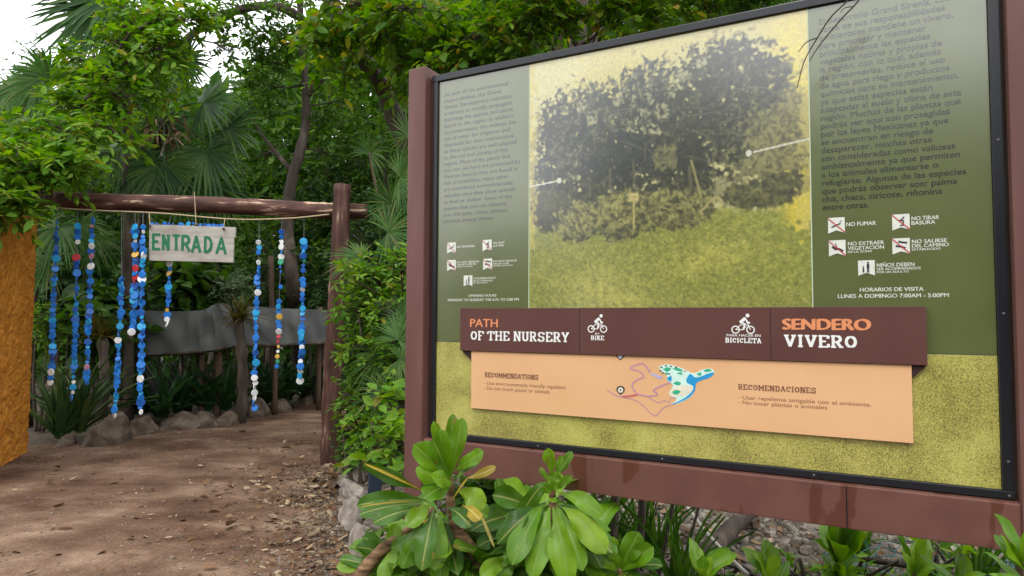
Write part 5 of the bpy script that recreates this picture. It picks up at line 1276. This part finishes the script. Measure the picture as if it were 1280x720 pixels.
unders = [('heart leaved climber behind the short cap string', 238, 356, 9.9, 36, 34, LF_MID, .2, 'heart'), ('broad leaved plant low behind the three left cap strings', 85, 350, 9.6, 50, 40, LF_DARK, .2, 'heart'), ('large leaved plant in front of the left stake of the shade cloth', 128, 395, 9.0, 26, 26, LF_MID, .2, 'heart'), ('dark bush filling the gap behind the tall blue cap string', 330, 350, 11, 44, 44, LF_DARK, .12, 'leaf'), ('dark bush behind the last cap string', 395, 345, 11, 44, 50, LF_DARK, .13, 'leaf'), ('dark bush behind the middle of the cloth', 190, 350, 10.6, 50, 50, LF_DARK, .14, 'leaf'), ('light green weed beside the pillar below the first caps', 55, 400, 8.4, 20, 24, LF_BRIGHT, .06, 'leaf')]
for i, (lb, px_, py_, Y, rx, ry, lm, L, lf) in enumerate(unders):
    c_ = at(px_, py_, Y)
    shrub(lb, 420 + i, [PXC(px_, py_, Y, rx, ry, 1.6), PXC(px_ + 10, py_ + ry, Y + .2, rx * .8, ry, 1)], lm, L, (c_[0], c_[1]), 44, 6 if lf == 'heart' else 8, ar=.75 if lf == 'heart' else .42, leaf=lf)
# deep shade behind the board, seen under the rail
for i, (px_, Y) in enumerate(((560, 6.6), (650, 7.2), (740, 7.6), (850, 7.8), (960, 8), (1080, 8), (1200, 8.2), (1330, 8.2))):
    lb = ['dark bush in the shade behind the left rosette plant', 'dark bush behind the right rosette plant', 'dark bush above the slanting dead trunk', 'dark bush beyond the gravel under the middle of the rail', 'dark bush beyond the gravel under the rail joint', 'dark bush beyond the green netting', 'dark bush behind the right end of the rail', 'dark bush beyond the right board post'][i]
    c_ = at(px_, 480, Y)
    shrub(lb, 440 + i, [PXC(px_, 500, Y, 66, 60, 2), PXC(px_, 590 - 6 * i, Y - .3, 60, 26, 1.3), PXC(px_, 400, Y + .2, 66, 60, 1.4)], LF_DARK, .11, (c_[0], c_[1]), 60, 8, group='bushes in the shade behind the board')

# ---- strap-leaved plants
def strap_plant(name, label, base, n, L, Wd, m, seed, elev=(25, 75), cat='plant', group=None, loc=None, stiff=1.0, ar_el=None):
    rng = np.random.default_rng(seed)
    az = rng.uniform(0, 6.28, n); el = np.radians(rng.uniform(*elev, n))
    D = np.stack([np.cos(az) * np.cos(el), np.sin(az) * np.cos(el), np.sin(el)], -1)
    NN = np.stack([-np.cos(az) * np.sin(el), -np.sin(az) * np.sin(el), np.cos(el)], -1)
    LL = L * rng.uniform(.65, 1.15, n)
    P = base + .03 * rng.standard_normal((n, 3)) * np.array([1, 1, .3])
    V, F = inst('strap', P, D, NN, LL, Wd * rng.uniform(.8, 1.2, n), LL * .55 * stiff)
    return V, F
lilies = [('dark strap leaved plant directly right of the squarish rock', 205, 535, 8.9), ('dark strap leaved plant under the left half of the sign', 228, 528, 9.3), ('dark strap leaved plant under the right half of the sign', 258, 525, 9.5), ('dark strap leaved plant left of the bromeliad stump', 284, 522, 9.6), ('dark strap leaved plant between the tall blue string and the mixed string', 338, 512, 10.2), ('dark strap leaved plant under the mixed cap string', 360, 507, 10.6), ('dark strap leaved plant under the last cap string', 385, 500, 11.0), ('dark strap leaved plant beside the gate post', 408, 496, 11.2), ('dark strap leaved plant behind the boulder', 180, 535, 9.2)]
for i, (lb, px_, py_, Y) in enumerate(lilies):
    b = at(px_, 420, Y); b[2] = .12
    V, F = strap_plant('', '', b, 44, .8, .085, LF_STRAP, 500 + i, (15, 80))
    o = obj('strap_leaved_plant', mesh('strap_leaved_plant', V - b, F, LF_STRAP), None, b); tag(o, lb, 'plant', 'strap leaved plants behind the rocks')
def bromeliad(label, px_, py_, Y, seed, Lf, stump_px):
    b = at(px_, py_, Y)
    g0 = at(stump_px, 420, Y + .05); g0[2] = 0
    root = empty('stump_plant', g0, label, 'plant')
    rng = np.random.default_rng(seed)
    p = smoothpath([g0, g0 * .5 + b * .5 + np.array([.05, 0, 0]), b], 14)
    part('stump', *tube(p, np.linspace(.085, .06, 14) * (1 + .12 * rng.standard_normal(14)), 10, rough=.06, rng=rng), BARK, root, smooth=True)
    V, F = strap_plant('', '', b, 70, Lf, .035, LF_BROM, seed, (-20, 80)); part('foliage', V, F, LF_BROM, root)
bromeliad('spiky bronze green bromeliad growing on a dark stump right of the sign', 298, 400, 9.0, 61, .42, 303)
bromeliad('spiky bromeliad on a dark stump in front of the left end of the cloth', 128, 422, 8.5, 62, .40, 128)
b = gnd(78, 552); b[2] = .05
V, F = strap_plant('', '', b, 34, .85, .075, LF_SANS, 63, (35, 88), stiff=.25)
o = obj('sword_plant', mesh('sword_plant', V - b, F, LF_SANS), None, b); tag(o, 'stiff mottled sword leaved plant at the foot of the pillar', 'plant')
b = gnd(100, 548); b[2] = .08
V, F = strap_plant('', '', b, 40, 1.05, .06, LF_BROM, 64, (25, 75))
o = obj('arching_plant', mesh('arching_plant', V - b, F, LF_SANS), None, b); tag(o, 'plant of long arching yellow edged leaves left of the largest boulder', 'plant')
# slim trunks inside the gate
rng = np.random.default_rng(65)
p = smoothpath([at(157, 500, 9.6) * np.array([1, 1, 0]), at(158, 440, 9.6), at(160, 360, 9.6), at(163, 280, 9.6), at(168, 200, 9.7)], 30)
o = obj('tree_trunk', mesh('tree_trunk', *tube(p, np.linspace(.095, .07, 30), 10, rough=.05, rng=rng), BARKRED, smooth=True)); tag(o, 'slim brown furrowed trunk behind the thick cap strings at the left of the sign', 'trunk')
p = smoothpath([at(342, 450, 10.6) * np.array([1, 1, 0]), at(340, 400, 10.6), at(339, 320, 10.6)], 14)
o = obj('wooden_stake', mesh('wooden_stake', *tube(p, .045, 8, rough=.05, rng=rng), BARKRED, smooth=True)); tag(o, 'thin brown stake standing left of the tall trunk behind the cap strings', 'stake')
p = smoothpath([at(492, 320, 6.9), at(487, 300, 6.8), at(478, 262, 6.7), at(468, 225, 6.6), at(462, 190, 6.6)], 20)
o = obj('bare_stem', mesh('bare_stem', *tube(np.vstack([[p[0] * np.array([1, 1, 0])], p]), .014, 6), BARKRED, smooth=True)); tag(o, 'bare reddish stem rising right of the log post', 'stem')

# ---- foreground glossy shrubs
def blade(mb, base, tip, arch, wd, hint, rng, prof='ob', curl=0.0, fold=.12, na=15, nc=7):
    """a broad leaf along a bent midrib: obovate outline, shallow fold, wavy rim; uv = across, along"""
    base, tip = np.asarray(base), np.asarray(tip)
    L = np.linalg.norm(tip - base)
    c_ = (base + tip) / 2 + np.asarray(arch) * L
    t_ = np.linspace(0, 1, na)[:, None]
    M = (1 - t_) ** 2 * base + 2 * t_ * (1 - t_) * c_ + t_ ** 2 * tip
    T = nrm(np.gradient(M, axis=0)); S = nrm(np.cross(T, hint)); Nn = np.cross(S, T)
    tt = t_[:, 0]
    if prof == 'ob': w_ = .9 * (.09 + .91 * np.sin(np.pi / 2 * np.clip(tt / .66, 0, 1)) ** 1.35) * np.clip(1 - np.clip((tt - .62) / .38, 0, 1) ** 2.3, 0.0, 1) ** .5
    else: w_ = np.sin(np.pi * np.clip(tt * .93 + .06, 0, 1)) ** .8
    w_ = np.maximum(w_, .02) * wd / 2
    a = np.linspace(-1, 1, nc)
    ph = rng.uniform(0, 6.28, 2); wav = .17 * wd * np.sin(tt[:, None] * 9 + ph[0] + (a[None] > 0) * ph[1]) * (a[None] ** 2) * np.sin(np.pi * np.clip(tt, 0, 1))[:, None]
    hgt = (fold * np.abs(a)[None] - curl * a[None] ** 2) * w_[:, None] * 2 + wav
    V = M[:, None] + S[:, None] * (a[None, :, None] * w_[:, None, None]) + Nn[:, None] * hgt[..., None]
    i, j = np.meshgrid(np.arange(na - 1), np.arange(nc - 1), indexing='ij'); q = (i * nc + j).ravel()
    uvv = np.stack([np.broadcast_to(a[None], (na, nc)), np.broadcast_to(tt[:, None], (na, nc))], -1).reshape(-1, 2)
    mb.add(V.reshape(-1, 3), np.stack([q, q + nc, q + nc + 1, q + 1], -1), uvv)
ZF = lambda x_, y_: (420 + x_ / 3.274, 500 + y_ / 3.274)
def zat(x_, y_, Y): return at(*ZF(x_, y_), Y)
rng = np.random.default_rng(71)
def broad_shrub(label, leaves, stems, fill, Y0, seed):
    rng = np.random.default_rng(seed)
    g0 = stems[0][0].copy(); g0[2] = .07
    root = empty('broad_leaved_shrub', g0, label, 'shrub', 'broad leaved shrubs in front of the board')
    for pts, r0, r1 in [(s[:-2], s[-2], s[-1]) for s in stems]:
        p = smoothpath(pts, 26)
        part('stem', *tube(p, np.linspace(r0, r1, 26) * (1 + .07 * np.sin(np.arange(26) * 2.3)), 10), STEM, root, smooth=True)
    M_ = {'g': MB(), 'd': MB(), 'y': MB()}
    for (bx, by, tx, ty, dyb, dyt, wpx, k, ar) in leaves:
        base, tip = zat(bx, by, Y0 + dyb), zat(tx, ty, Y0 + dyt)
        w_ = wpx / 3.274 * Y0 / FPX
        hint = np.array([.3 * rng.standard_normal(), -1.0, .55 + .25 * rng.standard_normal()])
        blade(M_[k], base, tip, np.array([0, -.1, ar]), w_, hint, rng, curl=rng.uniform(-.1, .25), fold=rng.uniform(.02, .22))
    for (hx, hy, dy, n, Ls, el) in fill:
        hub = zat(hx, hy, Y0 + dy)
        for k in range(n):
            az = rng.uniform(0, 6.28); e = rad(rng.uniform(*el)); L = Ls * rng.uniform(.7, 1.15)
            tip = hub + L * np.array([math.cos(az) * math.cos(e), math.sin(az) * math.cos(e), math.sin(e)])
            blade(M_['g' if rng.random() < .6 else 'd'], hub, tip, np.array([0, 0, .18]), L * rng.uniform(.3, .4), np.array([.2 * rng.standard_normal(), -.5, 1.0]), rng, fold=rng.uniform(.05, .2))
    for k, nm, m in (('g', 'leaves', GLOSSY), ('d', 'old_leaves', GLOSSYDK), ('y', 'yellow_leaves', YELLOWING)):
        if M_[k].n: 
            M_[k].part(nm, m, root, smooth=True)
    return root
STEM = noise_mat('ringed_stem', [(.35, (.05, .025, .012)), (.5, (.16, .09, .045)), (.7, (.33, .21, .11))], scale=16, stretch=(.6, .6, 3), detail=5, bump=.6, bscale=30, dist=.008)
Y1 = 2.55
S1 = [(465, 310, 400, 85, 0, -.05, 58, 'g', .04), (470, 300, 478, 55, .02, .03, 62, 'g', .02), (475, 300, 518, 72, 0, -.02, 74, 'g', .03), (468, 300, 420, 120, -.03, -.1, 72, 'g', .08), (465, 310, 318, 180, -.02, -.12, 96, 'g', .02), (460, 320, 345, 172, .02, .0, 80, 'g', .08), (470, 325, 395, 160, -.05, -.14, 90, 'g', .06), (485, 290, 604, 210, 0, -.06, 70, 'g', .05), (495, 320, 590, 215, -.03, .06, 60, 'd', .06), (460, 340, 325, 290, -.05, -.15, 78, 'g', .10), (470, 345, 358, 405, -.06, -.16, 100, 'g', .14), (475, 335, 400, 330, -.08, -.2, 84, 'g', .12),
      (372, 380, 110, 262, 0, -.08, 62, 'd', .04), (370, 412, 84, 432, .02, -.05, 88, 'd', .10), (350, 425, 92, 470, -.02, -.08, 78, 'd', .12), (340, 445, 150, 505, -.05, -.12, 72, 'd', .14), (385, 430, 290, 520, -.04, -.14, 76, 'g', .12), (400, 450, 350, 700, -.05, -.16, 100, 'd', .10), (430, 470, 405, 700, -.02, -.12, 96, 'g', .10), (460, 440, 552, 520, -.06, -.18, 74, 'd', .16), (500, 370, 610, 440, -.04, -.1, 100, 'g', .12), (530, 430, 620, 480, .04, -.02, 90, 'g', .15), (360, 520, 265, 640, 0, -.1, 76, 'd', .15), (380, 560, 225, 610, .05, .0, 70, 'g', .15), (330, 560, 270, 690, -.05, -.12, 80, 'g', .1), (260, 600, 180, 740, 0, -.08, 70, 'g', .15),
      (535, 320, 655, 272, -.05, -.1, 40, 'y', -.05), (470, 420, 540, 318, -.04, -.04, 9, 'y', .1), (380, 385, 112, 258, -.03, -.1, 13, 'y', .05), (575, 430, 648, 605, -.05, -.12, 14, 'y', .08), (520, 430, 590, 490, -.1, -.2, 58, 'y', .1), (345, 418, 95, 440, -.02, -.10, 7, 'y', .10), (330, 510, 412, 480, -.02, -.05, 16, 'y', .05)]
broad_shrub('broad leaved glossy shrub with yellowing leaves in front of the left board post', S1,
    [(np.array([-.28, 2.62, .0]), zat(600, 740, Y1 + .02), zat(500, 540, Y1 + .03), zat(470, 430, Y1 + .03), zat(470, 320, Y1), .035, .012), (np.array([-.95, 2.45, .0]), zat(120, 690, Y1 - .02), zat(265, 560, Y1 + .08), zat(400, 450, Y1 + .06), .032, .015)],
    [(430, 500, .14, 18, .27, (-60, 20)), (520, 560, .18, 18, .28, (-70, 10)), (480, 640, .12, 18, .27, (-60, 30)), (270, 690, .1, 14, .24, (-40, 50)), (560, 700, .05, 14, .25, (-30, 60)), (200, 730, .02, 10, .2, (0, 70)), (350, 640, .12, 14, .26, (-50, 40))], Y1, 72)
S2 = [(885, 300, 868, 196, 0, -.03, 58, 'g', .02), (900, 310, 968, 212, 0, -.04, 48, 'g', .04), (900, 300, 928, 228, .02, 0, 36, 'g', .02), (870, 340, 834, 276, 0, 0, 28, 'g', .03), (885, 350, 900, 292, -.05, -.06, 60, 'g', .04), (890, 370, 965, 310, -.02, -.05, 40, 'g', .05), (880, 380, 845, 350, -.05, -.1, 50, 'g', .06), (885, 400, 890, 420, -.08, -.14, 40, 'g', .1), (880, 370, 905, 340, -.08, -.12, 46, 'g', .1),
      (845, 430, 722, 675, -.02, -.16, 106, 'g', .16), (875, 440, 800, 735, -.05, -.18, 108, 'g', .14), (890, 440, 955, 760, -.06, -.2, 112, 'g', .12), (920, 450, 1010, 700, -.02, -.14, 92, 'g', .14), (930, 440, 1105, 630, -.03, -.14, 116, 'g', .2), (910, 380, 1092, 478, 0, -.08, 78, 'g', .2), (870, 335, 745, 500, .02, .02, 78, 'd', .3), (860, 420, 660, 590, .04, -.04, 104, 'd', .16), (800, 440, 640, 390, .1, .06, 100, 'd', .12), (720, 500, 660, 320, .1, .08, 70, 'd', .06), (780, 400, 690, 480, .1, .05, 90, 'g', .14), (850, 430, 770, 590, .0, -.1, 90, 'd', .2), (900, 430, 1060, 540, .05, .0, 76, 'd', .2), (740, 640, 660, 720, -.05, -.1, 90, 'g', .2), (700, 660, 590, 730, -.05, -.16, 80, 'g', .2), (680, 560, 580, 600, .05, 0, 70, 'd', .15), (930, 520, 900, 720, .05, 0, 90, 'd', .1), (950, 500, 1090, 690, .06, .02, 90, 'd', .16), (830, 520, 690, 700, .06, .02, 90, 'd', .16)]
broad_shrub('broad leaved glossy shrub of long drooping green leaves, right of the yellowing one', S2,
    [(np.array([.12, 2.72, .0]), zat(900, 800, Y1 + .1), zat(890, 560, Y1 + .06), zat(885, 420, Y1 + .03), zat(890, 300, Y1), .03, .010)],
    [(880, 520, .16, 20, .30, (-75, 0)), (800, 480, .2, 14, .28, (-60, 30)), (740, 620, .14, 18, .27, (-50, 30)), (680, 700, .06, 14, .25, (-30, 50)), (980, 640, .16, 14, .28, (-40, 40)), (1000, 720, .1, 14, .25, (-30, 60))], Y1, 73)
S3 = [(1160, 690, 1115, 560, 0, -.04, 70, 'g', .05), (1160, 690, 1240, 540, 0, -.03, 96, 'g', .06), (1165, 700, 1300, 600, 0, -.06, 88, 'g', .1), (1150, 700, 1070, 640, 0, -.05, 70, 'g', .1), (1160, 690, 1190, 580, .04, .04, 60, 'd', .05)]
broad_shrub('small broad leaved rosette low under the rail, rightmost of the glossy plants', S3,
    [(np.array([.4, 2.9, .0]), zat(1165, 800, 2.7), zat(1160, 690, 2.65), .02, .01)], [(1160, 710, .05, 8, .2, (-20, 50))], 2.65, 74)
# small plants along the bottom right
smalls = [(1046, 702, 2.9, .20, 'upright light green young plant under the rail joint', 11), (1142, 722, 2.7, .17, 'small curly leaved plant beside the green netting', 9), (965, 728, 2.8, .16, 'small leafy plant left of the young plant under the rail joint', 9), (1282, 712, 1.95, .15, 'small yellow green plant at the foot of the right board post', 9), (880, 722, 2.7, .14, 'low rosette in front of the slanting dead trunk', 8), (1205, 740, 2.4, .15, 'low leafy plant under the right end of the rail', 8)]
for i, (px_, py_, Y, L, lb, n) in enumerate(smalls):
    hub = at(px_, py_, Y); rng = np.random.default_rng(600 + i)
    g0 = hub.copy(); g0[2] = .06
    root = empty('small_plant', g0, lb, 'plant', 'small plants under the board')
    part('stem', *tube(smoothpath([g0, (g0 + hub) / 2 + np.array([.03, 0, 0]), hub + np.array([0, 0, .02])], 10), .009, 6), TWIG, root, smooth=True)
    mb = MB()
    for ring, (e0, e1, k) in enumerate(((45, 85, 1.0), (5, 50, .95), (-40, 10, .9))):
        for q in range(n):
            az = rng.uniform(0, 6.28); e = rad(rng.uniform(e0 - 12, e1)); LL = L * k * rng.uniform(.35, 1.25)
            b_ = hub - np.array([0, 0, .06 * ring]); tip = b_ + LL * np.array([math.cos(az) * math.cos(e), math.sin(az) * math.cos(e), math.sin(e)])
            blade(mb, b_, tip, np.array([0, 0, .15]), LL * rng.uniform(.2, .5), np.array([.2 * rng.standard_normal(), -.6, 1.0]), rng, prof='el', fold=rng.uniform(.05, .25), curl=rng.uniform(-.2, .3), na=9, nc=5)
    mb.part('leaves', GLOSSY, root, smooth=True)
# leafy weeds by the kerb under the left post
shrub('bright leafy weeds growing over the kerb left of the board post', 480, [PXC(500, 560, 4.3, 30, 34, 1), PXC(470, 565, 4.6, 26, 20, .7), PXC(505, 510, 4.6, 24, 36, .9)], LF_BRIGHT, .10, (-.8, 4.4), 22, 6, ar=.55, leaf='leaf')
shrub('dark low shrub filling the space behind the two large glossy plants', 485, [PXC(590, 625, 3.5, 50, 30, 1.3), PXC(650, 640, 3.4, 40, 30, 1.2), PXC(720, 660, 3.5, 46, 30, 1.2), PXC(540, 680, 3.3, 50, 34, 1.2), PXC(640, 690, 3.2, 60, 34, 1.2)], LF_MID, .10, (.1, 3.5), 46, 7)
shrub('low creeping weeds among the gravel below the rail joint', 486, [PXC(1000, 725, 3.2, 60, 14, 1), PXC(1090, 728, 3.0, 60, 12, 1), PXC(900, 728, 3.3, 40, 12, .8), PXC(1190, 716, 2.9, 50, 14, 1)], LF_BRIGHT, .07, (1.5, 3.1), 26, 6, up=.1)
tl_ = ['grassy tuft under the rail left of the thin dark stems', 'grassy tuft between the thin dark stems', 'grassy tuft at the lower end of the pale cane', 'grassy tuft behind the slanting dead trunk', 'dark grassy tuft beneath the rail joint', 'dark grassy tuft beyond the netting', 'grassy tuft near the right board post']
for i, (px_, py_, Y) in enumerate(((765, 705, 3.5), (815, 690, 3.7), (850, 720, 3.2), (900, 640, 4.9), (1075, 690, 3.9), (1150, 660, 4.2), (1225, 690, 3.4))):
    b = at(px_, py_, Y); b[2] = .07
    V, F = strap_plant('', '', b, 34, .55, .022, LF_STRAP, 520 + i, (35, 88))
    o = obj('grass_tuft', mesh('grass_tuft', V - b, F, LF_MID), None, b); tag(o, tl_[i], 'grass tuft', 'grass tufts under the board')
# blue tile, dead trunk, pale cane, netting, twigs
TILE = plain('blue_grey_tile', (.02, .033, .055), .6)
V, F = bevel_box(.07, .04, .22, .006)
P = at(468, 612, 3.5); o = obj('blue_tile', mesh('blue_tile', V, F, TILE), None, P); o.rotation_euler = (.1, .05, .3); tag(o, 'dark blue grey slab standing between the kerb and the left glossy shrub', 'slab')
rng = np.random.default_rng(81)
p = smoothpath([gnd(850, 715, .06), at(885, 690, 3.75), at(915, 660, 4.1), at(945, 630, 4.6)], 24)
o = obj('dead_trunk', mesh('dead_trunk', *tube(p, np.linspace(.065, .05, 24), 10, rough=.06, rng=rng), BARK, smooth=True)); tag(o, 'dark dead trunk slanting across the gravel under the rail', 'trunk')
CANE = plain('pale_cane', (.42, .38, .33), .7)
p = smoothpath([at(855, 628, 4.2), at(880, 662, 3.7), at(905, 690, 3.4), at(934, 718, 3.1)], 16)
o = obj('pale_cane', mesh('pale_cane', *tube(p, .011, 7), CANE, smooth=True)); tag(o, 'pale straight cane leaning across the dark dead trunk', 'cane')
st_lab = ['thin upright dark stem left of the dead trunk', 'second thin dark stem under the rail, right of the glossy shrub', 'slim dark stem leaning right under the rail', 'short thin stem beside the glossy rosette', 'thin dark stem in front of the gravel, nearest the pale cane']
for i, (xa, ya, xb, yb, Y, r) in enumerate(((762, 700, 770, 600, 3.3, .018), (785, 710, 800, 605, 3.4, .022), (815, 700, 845, 610, 3.3, .010), (745, 700, 750, 600, 3.5, .010), (838, 712, 875, 620, 3.5, .008))):
    A, B = at(xa, ya, Y), at(xb, yb, Y + .1); A[2] = .05
    o = obj('bare_stem', mesh('bare_stem', *tube(smoothpath([A, (A + B) / 2 + .02 * rng.standard_normal(3), B + (B - A) * .35], 14), r, 7), BARK, smooth=True)); tag(o, st_lab[i], 'stem', 'bare stems under the board')
NET = plain('teal_netting', (.006, .10, .095), .5)
net = MB()
def netpt(i_, j_): # loose hexagon mesh lying on the gravel
    x_, y_ = 1.75 + i_ * .055 + .02 * math.sin(j_ * 1.9 + i_ * .7), 2.6 + j_ * .06 + .02 * math.sin(i_ * 2.3)
    return np.array([x_, y_, .12 + .10 * abs(math.sin(x_ * 3.1 + y_ * 2)) + .05 * math.sin(x_ * 9) * math.sin(y_ * 7)])
for i_ in range(30):
    for j_ in range(20):
        if (i_ + j_) % 2 == 0:
            for di, dj in ((1, 1), (1, -1)):
                a, b = netpt(i_, j_), netpt(i_ + di, j_ + dj)
                net.add(*tube(np.array([a, (a + b) / 2 + .008 * rng.standard_normal(3), b]), (.0026), 4, cap=False))
o = obj('netting', net.mesh('netting', NET)); tag(o, 'loose teal plastic netting lying on the gravel at the right under the rail', 'netting')
tw = MB()
def twig_at(pts, r): tw.add(*tube(smoothpath([at(*q) for q in pts], 26), np.linspace(r, r * .5, 26), 5))
twig_at([(1085, -30, 2.15), (1058, 2, 2.2), (1038, 22, 2.22), (1022, 47, 2.25), (1006, 75, 2.28), (996, 110, 2.3)], .0034)
twig_at([(1092, -30, 2.15), (1072, 2, 2.2), (1055, 20, 2.22), (1036, 42, 2.25), (1022, 60, 2.28), (1012, 76, 2.3)], .0034)
twig_at([(1022, 47, 2.25), (1008, 53, 2.27), (998, 65, 2.3)], .0024)
twig_at([(1066, 8, 2.21), (1056, 10, 2.22), (1050, 16, 2.23)], .002)
o = obj('hanging_twig', tw.mesh('hanging_twig', BARK)); tag(o, 'thin bare twigs hanging in front of the top of the right text panel', 'twig')

# ---- trees across the forecourt, behind the viewer (the glossy board mirrors them)
src = tree('forecourt_tree', 'leafy tree across the forecourt behind the viewer, mirrored in the board', 'tree', 700,
     [([np.array([0, 0, 0]), np.array([.1, 0, 1.2]), np.array([0, -.1, 2.4])], .14, .06)],
     [(np.array([0, 0, 2.2]), np.array([2.0, 1.6, 1.25]), 3), (np.array([-.9, .2, 1.3]), np.array([1.5, 1.3, 1.1]), 2), (np.array([1.1, -.2, 1.4]), np.array([1.5, 1.3, 1.1]), 2)], L=.28, ar=.5, lm=LF_MID, ntw=60, nl=8, leaf='kite', group='trees across the forecourt')
for i, (x_, y_, rz, s_) in enumerate(((2.5, -11.0, 1.0, 1.55), (7.4, -12.5, 2.2, 1.5), (-4.6, -10.5, 3.3, 2.1), (-9.5, -9.5, 4.4, 2.5), (-5.0, -14, 5.2, 2.2), (-11.5, -4.5, .5, 1.25), (-13.5, -1, 1.5, 1.1))):
    c_ = src.copy(); C.objects.link(c_); c_.location = (x_, y_, 0); c_.rotation_euler = (0, 0, rz); c_.scale = (s_, s_, s_)
    for ch in src.children:
        d_ = ch.copy(); C.objects.link(d_); d_.parent = c_
src.location = (-1.0, -11.5, 0); src.scale = (1.7, 1.7, 1.7)
